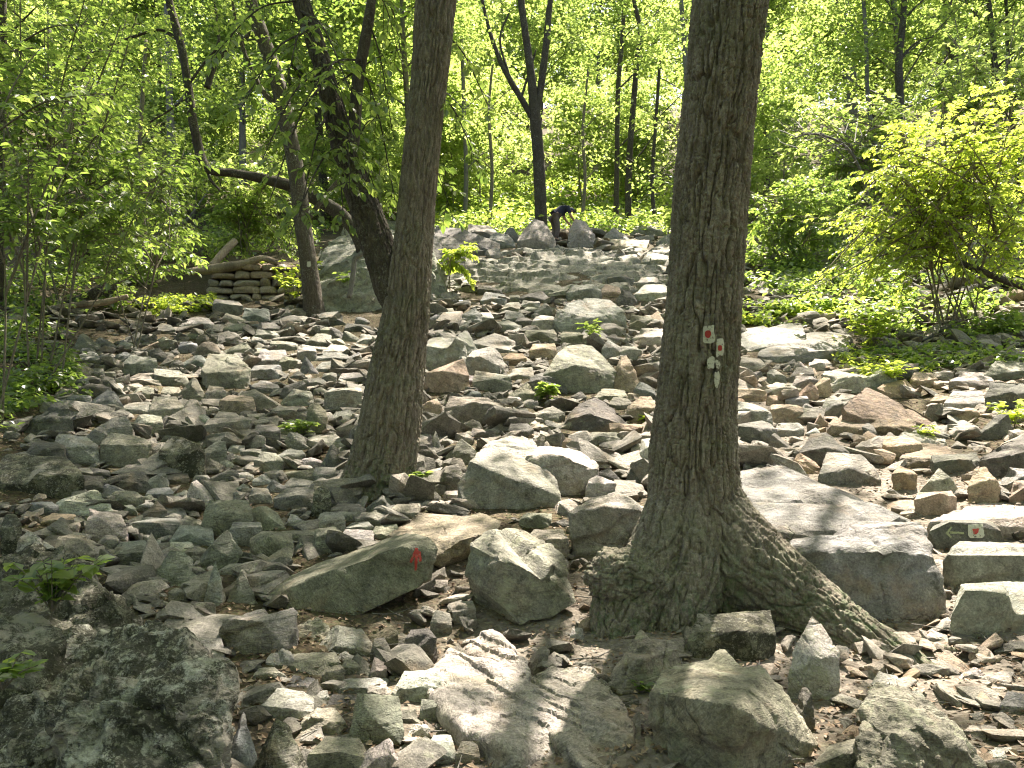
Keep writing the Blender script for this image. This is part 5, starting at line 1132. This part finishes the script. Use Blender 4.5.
# ------------------------------------------------------------------ paint on the rocks (real thin coats, cast onto the rock surface)
bpy.context.view_layer.update()
dg = bpy.context.evaluated_depsgraph_get()
def decal(name, mat, polys, rock, lift=.004, step=1.0, label=None):
    """polygons in photo px, filled on a fine grid and laid on the rock's surface"""
    inv = rock.matrix_world.inverted(); o = inv @ Vector(EYE); ev = rock.evaluated_get(dg)
    V, F, key = [], [], {}
    def hit(x, y):
        k = (round(x * 8), round(y * 8))
        if k not in key:
            d = inv.to_3x3() @ Vector(ray(x, y)); ok, loc, nn, _ = ev.ray_cast(o, d.normalized())
            if not ok: key[k] = None
            else: key[k] = len(V); V.append(loc - d.normalized() * lift)
        return key[k]
    for poly in polys:
        xs = [p[0] for p in poly]; ys2 = [p[1] for p in poly]
        for x in np.arange(min(xs), max(xs), step):
            for y in np.arange(min(ys2), max(ys2), step):
                if inpoly(x + step / 2, y + step / 2, poly):
                    q = [hit(x, y), hit(x + step, y), hit(x + step, y + step), hit(x, y + step)]
                    if None not in q: F.append(q)
    if not F: print('decal empty', name); return
    me = mesh_from(name, np.array([v[:] for v in V]), F, M[mat]); c = link(name, me, rock)
    if label: c['label'] = label
    return c
decal('painted_arrow', 'dull_red', [[(416, 549), (421, 552), (421.6, 561), (419, 562), (418.2, 555), (416.6, 571), (414.4, 571), (415, 556), (411.5, 563), (409.6, 562), (413, 553)], [(415, 548), (418, 548), (417, 556), (414, 556)]], ARROW_SLAB, step=.5)
wsq = [(968, 524.5), (983, 523.5), (984.5, 536), (982, 538), (970, 538), (968, 535)]
decal('painted_square', 'white_paint', [wsq], SIGN_ROCK, step=.5); decal('painted_dot', 'dull_red', [[(972.5, 529), (979, 528.4), (978.5, 532), (976, 534.5), (973.5, 533.5)]], SIGN_ROCK, .009, .4)
decal('painted_arrow', 'green_paint', [[(950, 531.3), (964, 532.2), (964, 534), (950, 533.6)], [(945.5, 533), (951, 526.5), (952.2, 527.5), (948.6, 533), (952, 537), (950.5, 538)]], SIGN_ROCK, step=.4)

# ------------------------------------------------------------------ the hiker
def skin_mesh(name, verts, edges, radii, mat, parent, sub=2, root=0, solid=True):
    me = bpy.data.meshes.new(name); me.from_pydata(verts, edges, []); o = link(name, me, parent)
    md = o.modifiers.new('skin', 'SKIN'); md.use_smooth_shade = True
    if not me.skin_vertices: me.skin_vertices.new()
    for i, q in enumerate(radii):
        me.skin_vertices[0].data[i].radius = q if isinstance(q, tuple) else (q, q)
        me.skin_vertices[0].data[i].use_root = (i == root)
    o.modifiers.new('sub', 'SUBSURF').render_levels = sub; o.modifiers['sub'].levels = sub
    me.materials.append(mat); return o
hp = ground_hit(556, 243); hY = 26.2; hp = at(556, 242.5, hY)
person = empty('person', hp, 'stooping hiker in dark navy shirt, cap and grey trousers between two crest boulders', 'person')
person.rotation_euler = (0, 0, R(22)); person.scale = (1.05,) * 3
skinm = simple_mat('skin', (.45, .27, .19), .6); shirt = simple_mat('navy_cloth', (.018, .022, .05), .85, 30, .3); trou = simple_mat('grey_cloth', (.13, .105, .10), .85, 30, .3); shoe = simple_mat('dark_shoe', (.05, .045, .04), .7)
cap_m = simple_mat('dark_blue_cap', (.03, .04, .085), .8); hair = simple_mat('brown_hair', (.05, .035, .025), .7)
bv = [(-.06, 0, .86), (.06, 0, 1.0), (.22, 0, 1.1), (.36, 0, 1.14), (.45, 0, 1.14), (.54, 0, 1.12), (.60, 0, 1.08)]; be = [(i, i + 1) for i in range(6)]; brd = [(.13, .15), (.13, .15), (.13, .16), (.13, .17), .06, .095, .07]
for s in (-1, 1):
    k = len(bv); bv += [(-.06, s * .10, .82), (.02, s * .12, .45), (-.06, s * .12, .08), (.11, s * .14, .03)]; be += [(0, k), (k, k + 1), (k + 1, k + 2), (k + 2, k + 3)]; brd += [.095, .065, .045, .04]
    k = len(bv); bv += [(.34, s * .19, 1.14), (.42, s * .23, .90), (.58, s * .19, .72), (.64, s * .18, .66)]; be += [(3, k), (k, k + 1), (k + 1, k + 2), (k + 2, k + 3)]; brd += [.06, .045, .034, .03]
    for f, (dx, dy) in enumerate([(.055, -.03), (.07, -.012), (.075, .008), (.065, .026), (.01, -.05 * s)]):
        j = len(bv); bv += [(.64 + dx * .6, s * .18 + dy, .64), (.64 + dx, s * .18 + dy, .60)]; be += [(k + 3, j), (j, j + 1)]; brd += [.010, .008]
skin_mesh('body', bv, be, brd, skinm, person, 2)
sv = [(-.04, 0, .90), (.07, 0, 1.0), (.22, 0, 1.1), (.37, 0, 1.145)]; se = [(0, 1), (1, 2), (2, 3)]; sr = [(.15, .17), (.15, .175), (.155, .185), (.14, .19)]
for s in (-1, 1):
    k = len(sv); sv += [(.34, s * .2, 1.14), (.41, s * .235, .95)]; se += [(3, k), (k, k + 1)]; sr += [.082, .066]
skin_mesh('shirt', sv, se, sr, shirt, person, 2, 1)
sv = [(-.07, 0, .90)]; se = []; sr = [(.155, .175)]
for s in (-1, 1):
    k = len(sv); sv += [(-.06, s * .105, .80), (.02, s * .12, .45), (-.05, s * .12, .10)]; se += [(0, k), (k, k + 1), (k + 1, k + 2)]; sr += [.115, .085, .07]
skin_mesh('trousers', sv, se, sr, trou, person, 2, 0)
for s in (-1, 1): skin_mesh('shoe', [(-.1, s * .12, .05), (.0, s * .125, .045), (.13, s * .14, .035)], [(0, 1), (1, 2)], [.05, .05, .042], shoe, person, 2, 1)
U, F = ico(3)
hd = np.array([.57, 0, 1.10]); q = U * np.array([.112, .098, .105]); q = q[:, :]; q[:, 2] = np.where(U[:, 2] < -.1, -.01 + q[:, 2] * .2, q[:, 2])
capo = link('cap', mesh_from('cap', q + hd + np.array([-.01, 0, .025]), F, cap_m), person)
q = U * np.array([.075, .075, .012]); link('visor', mesh_from('visor', q + hd + np.array([.12, 0, .01]), F, cap_m), capo)
q = U * np.array([.03, .085, .06]); link('hair', mesh_from('hair', q + hd + np.array([-.075, 0, -.02]), F, hair), person)
q = U * np.array([.022, .014, .018]); link('nose', mesh_from('nose', q + hd + np.array([.105, 0, -.045]), F, skinm), person)
for s in (-1, 1):
    q = U * .011; link('eye', mesh_from('eye', q + hd + np.array([.088, s * .035, -.02]), F, simple_mat('eye', (.04, .03, .03), .3)), person)
    q = U * np.array([.018, .008, .028]); link('ear', mesh_from('ear', q + hd + np.array([-.005, s * .1, -.03]), F, skinm), person)

# ------------------------------------------------------------------ labels of the traced rocks
cand = []
for q in ROCKS:
    if q['auto'] is None: continue
    x0, y0, x1, y1 = q['box']; cx, cy = (x0 + x1) / 2, (y0 + y1) / 2
    best = min(LAND, key=lambda l: math.hypot(max(0, abs(cx - l[1]) - l[3] / 2), 1.35 * max(0, abs(cy - l[2]) - l[4] / 2)) + .25 * math.hypot(cx - l[1], cy - l[2]))
    dx, dy = (cx - best[1]) / (best[3] / 2 + 6), (cy - best[2]) / (best[4] / 2 + 6)
    d = ('uphill from' if dy < 0 else 'downhill from') if abs(dy) > abs(dx) else ('left of' if dx < 0 else 'right of')
    tint, shp, w = q['auto']; size = 'large' if w > 45 else 'medium' if w > 26 else 'small'
    q['key'] = f'{size} {TWORD[tint]} {shp} {d} {best[0]}'; q['dist'] = math.hypot(cx - best[1], cy - best[2]); cand.append(q)
    tag(q['o'], None, {'boulder': 'boulder', 'flat_rock': 'rock', 'stone': 'stone'}[q['o'].name.split('.')[0]], 'rocks of the talus slope')
groups = {}
for q in cand: groups.setdefault(q['key'], []).append(q)
ORD = ['nearest', 'second nearest', 'third nearest', 'fourth nearest', 'fifth nearest', 'sixth nearest', 'seventh nearest', 'eighth nearest', 'ninth nearest', 'tenth nearest']
for k, v in groups.items():
    v.sort(key=lambda q: q['dist'])
    for i, q in enumerate(v): q['o']['label'] = k if len(v) == 1 else f'{ORD[min(i, 9)]} {k}'
for o in C.objects:
    if '_d0' in o.keys(): del o['_d0']

# ------------------------------------------------------------------ light
EL, AZ = R(60), R(28)
w = bpy.data.worlds.new('World'); sc.world = w; w.use_nodes = True
nt = w.node_tree; bg = nt.nodes['Background']; sky = nt.nodes.new('ShaderNodeTexSky'); sky.sky_type = 'NISHITA'; sky.sun_disc = False
sky.sun_elevation = EL; sky.sun_rotation = AZ; sky.dust_density = 3; sky.ozone_density = .6; sky.air_density = .9; nt.links.new(sky.outputs[0], bg.inputs[0]); bg.inputs[1].default_value = .07
sl = bpy.data.lights.new('sun', 'SUN'); sl.energy = 4.6; sl.angle = R(.55); sl.color = (1, .955, .88)
so = bpy.data.objects.new('sun', sl); C.objects.link(so)
tosun = Vector((math.sin(AZ) * math.cos(EL), math.cos(AZ) * math.cos(EL), math.sin(EL)))
so.rotation_euler = tosun.to_track_quat('Z', 'Y').to_euler(); so.location = (10, 20, 40)
vs = sc.view_settings; vs.view_transform = 'Standard'; vs.look = 'None'; vs.gamma = 1; vs.use_curve_mapping = False; vs.exposure = 2.45; vs.use_white_balance = True; vs.white_balance_temperature = 7150; vs.white_balance_tint = 15
cy = sc.cycles
cy.max_bounces = 8; cy.diffuse_bounces = 4; cy.glossy_bounces = 2; cy.transmission_bounces = 4; cy.transparent_max_bounces = 4
cy.use_denoising = True; cy.denoising_prefilter = 'ACCURATE'; cy.filter_width = 1.15; cy.caustics_reflective = False; cy.caustics_refractive = False; cy.sample_clamp_indirect = 8
print('script', round(time.time() - T0, 1), 'verts', sum(len(m.vertices) for m in bpy.data.meshes))
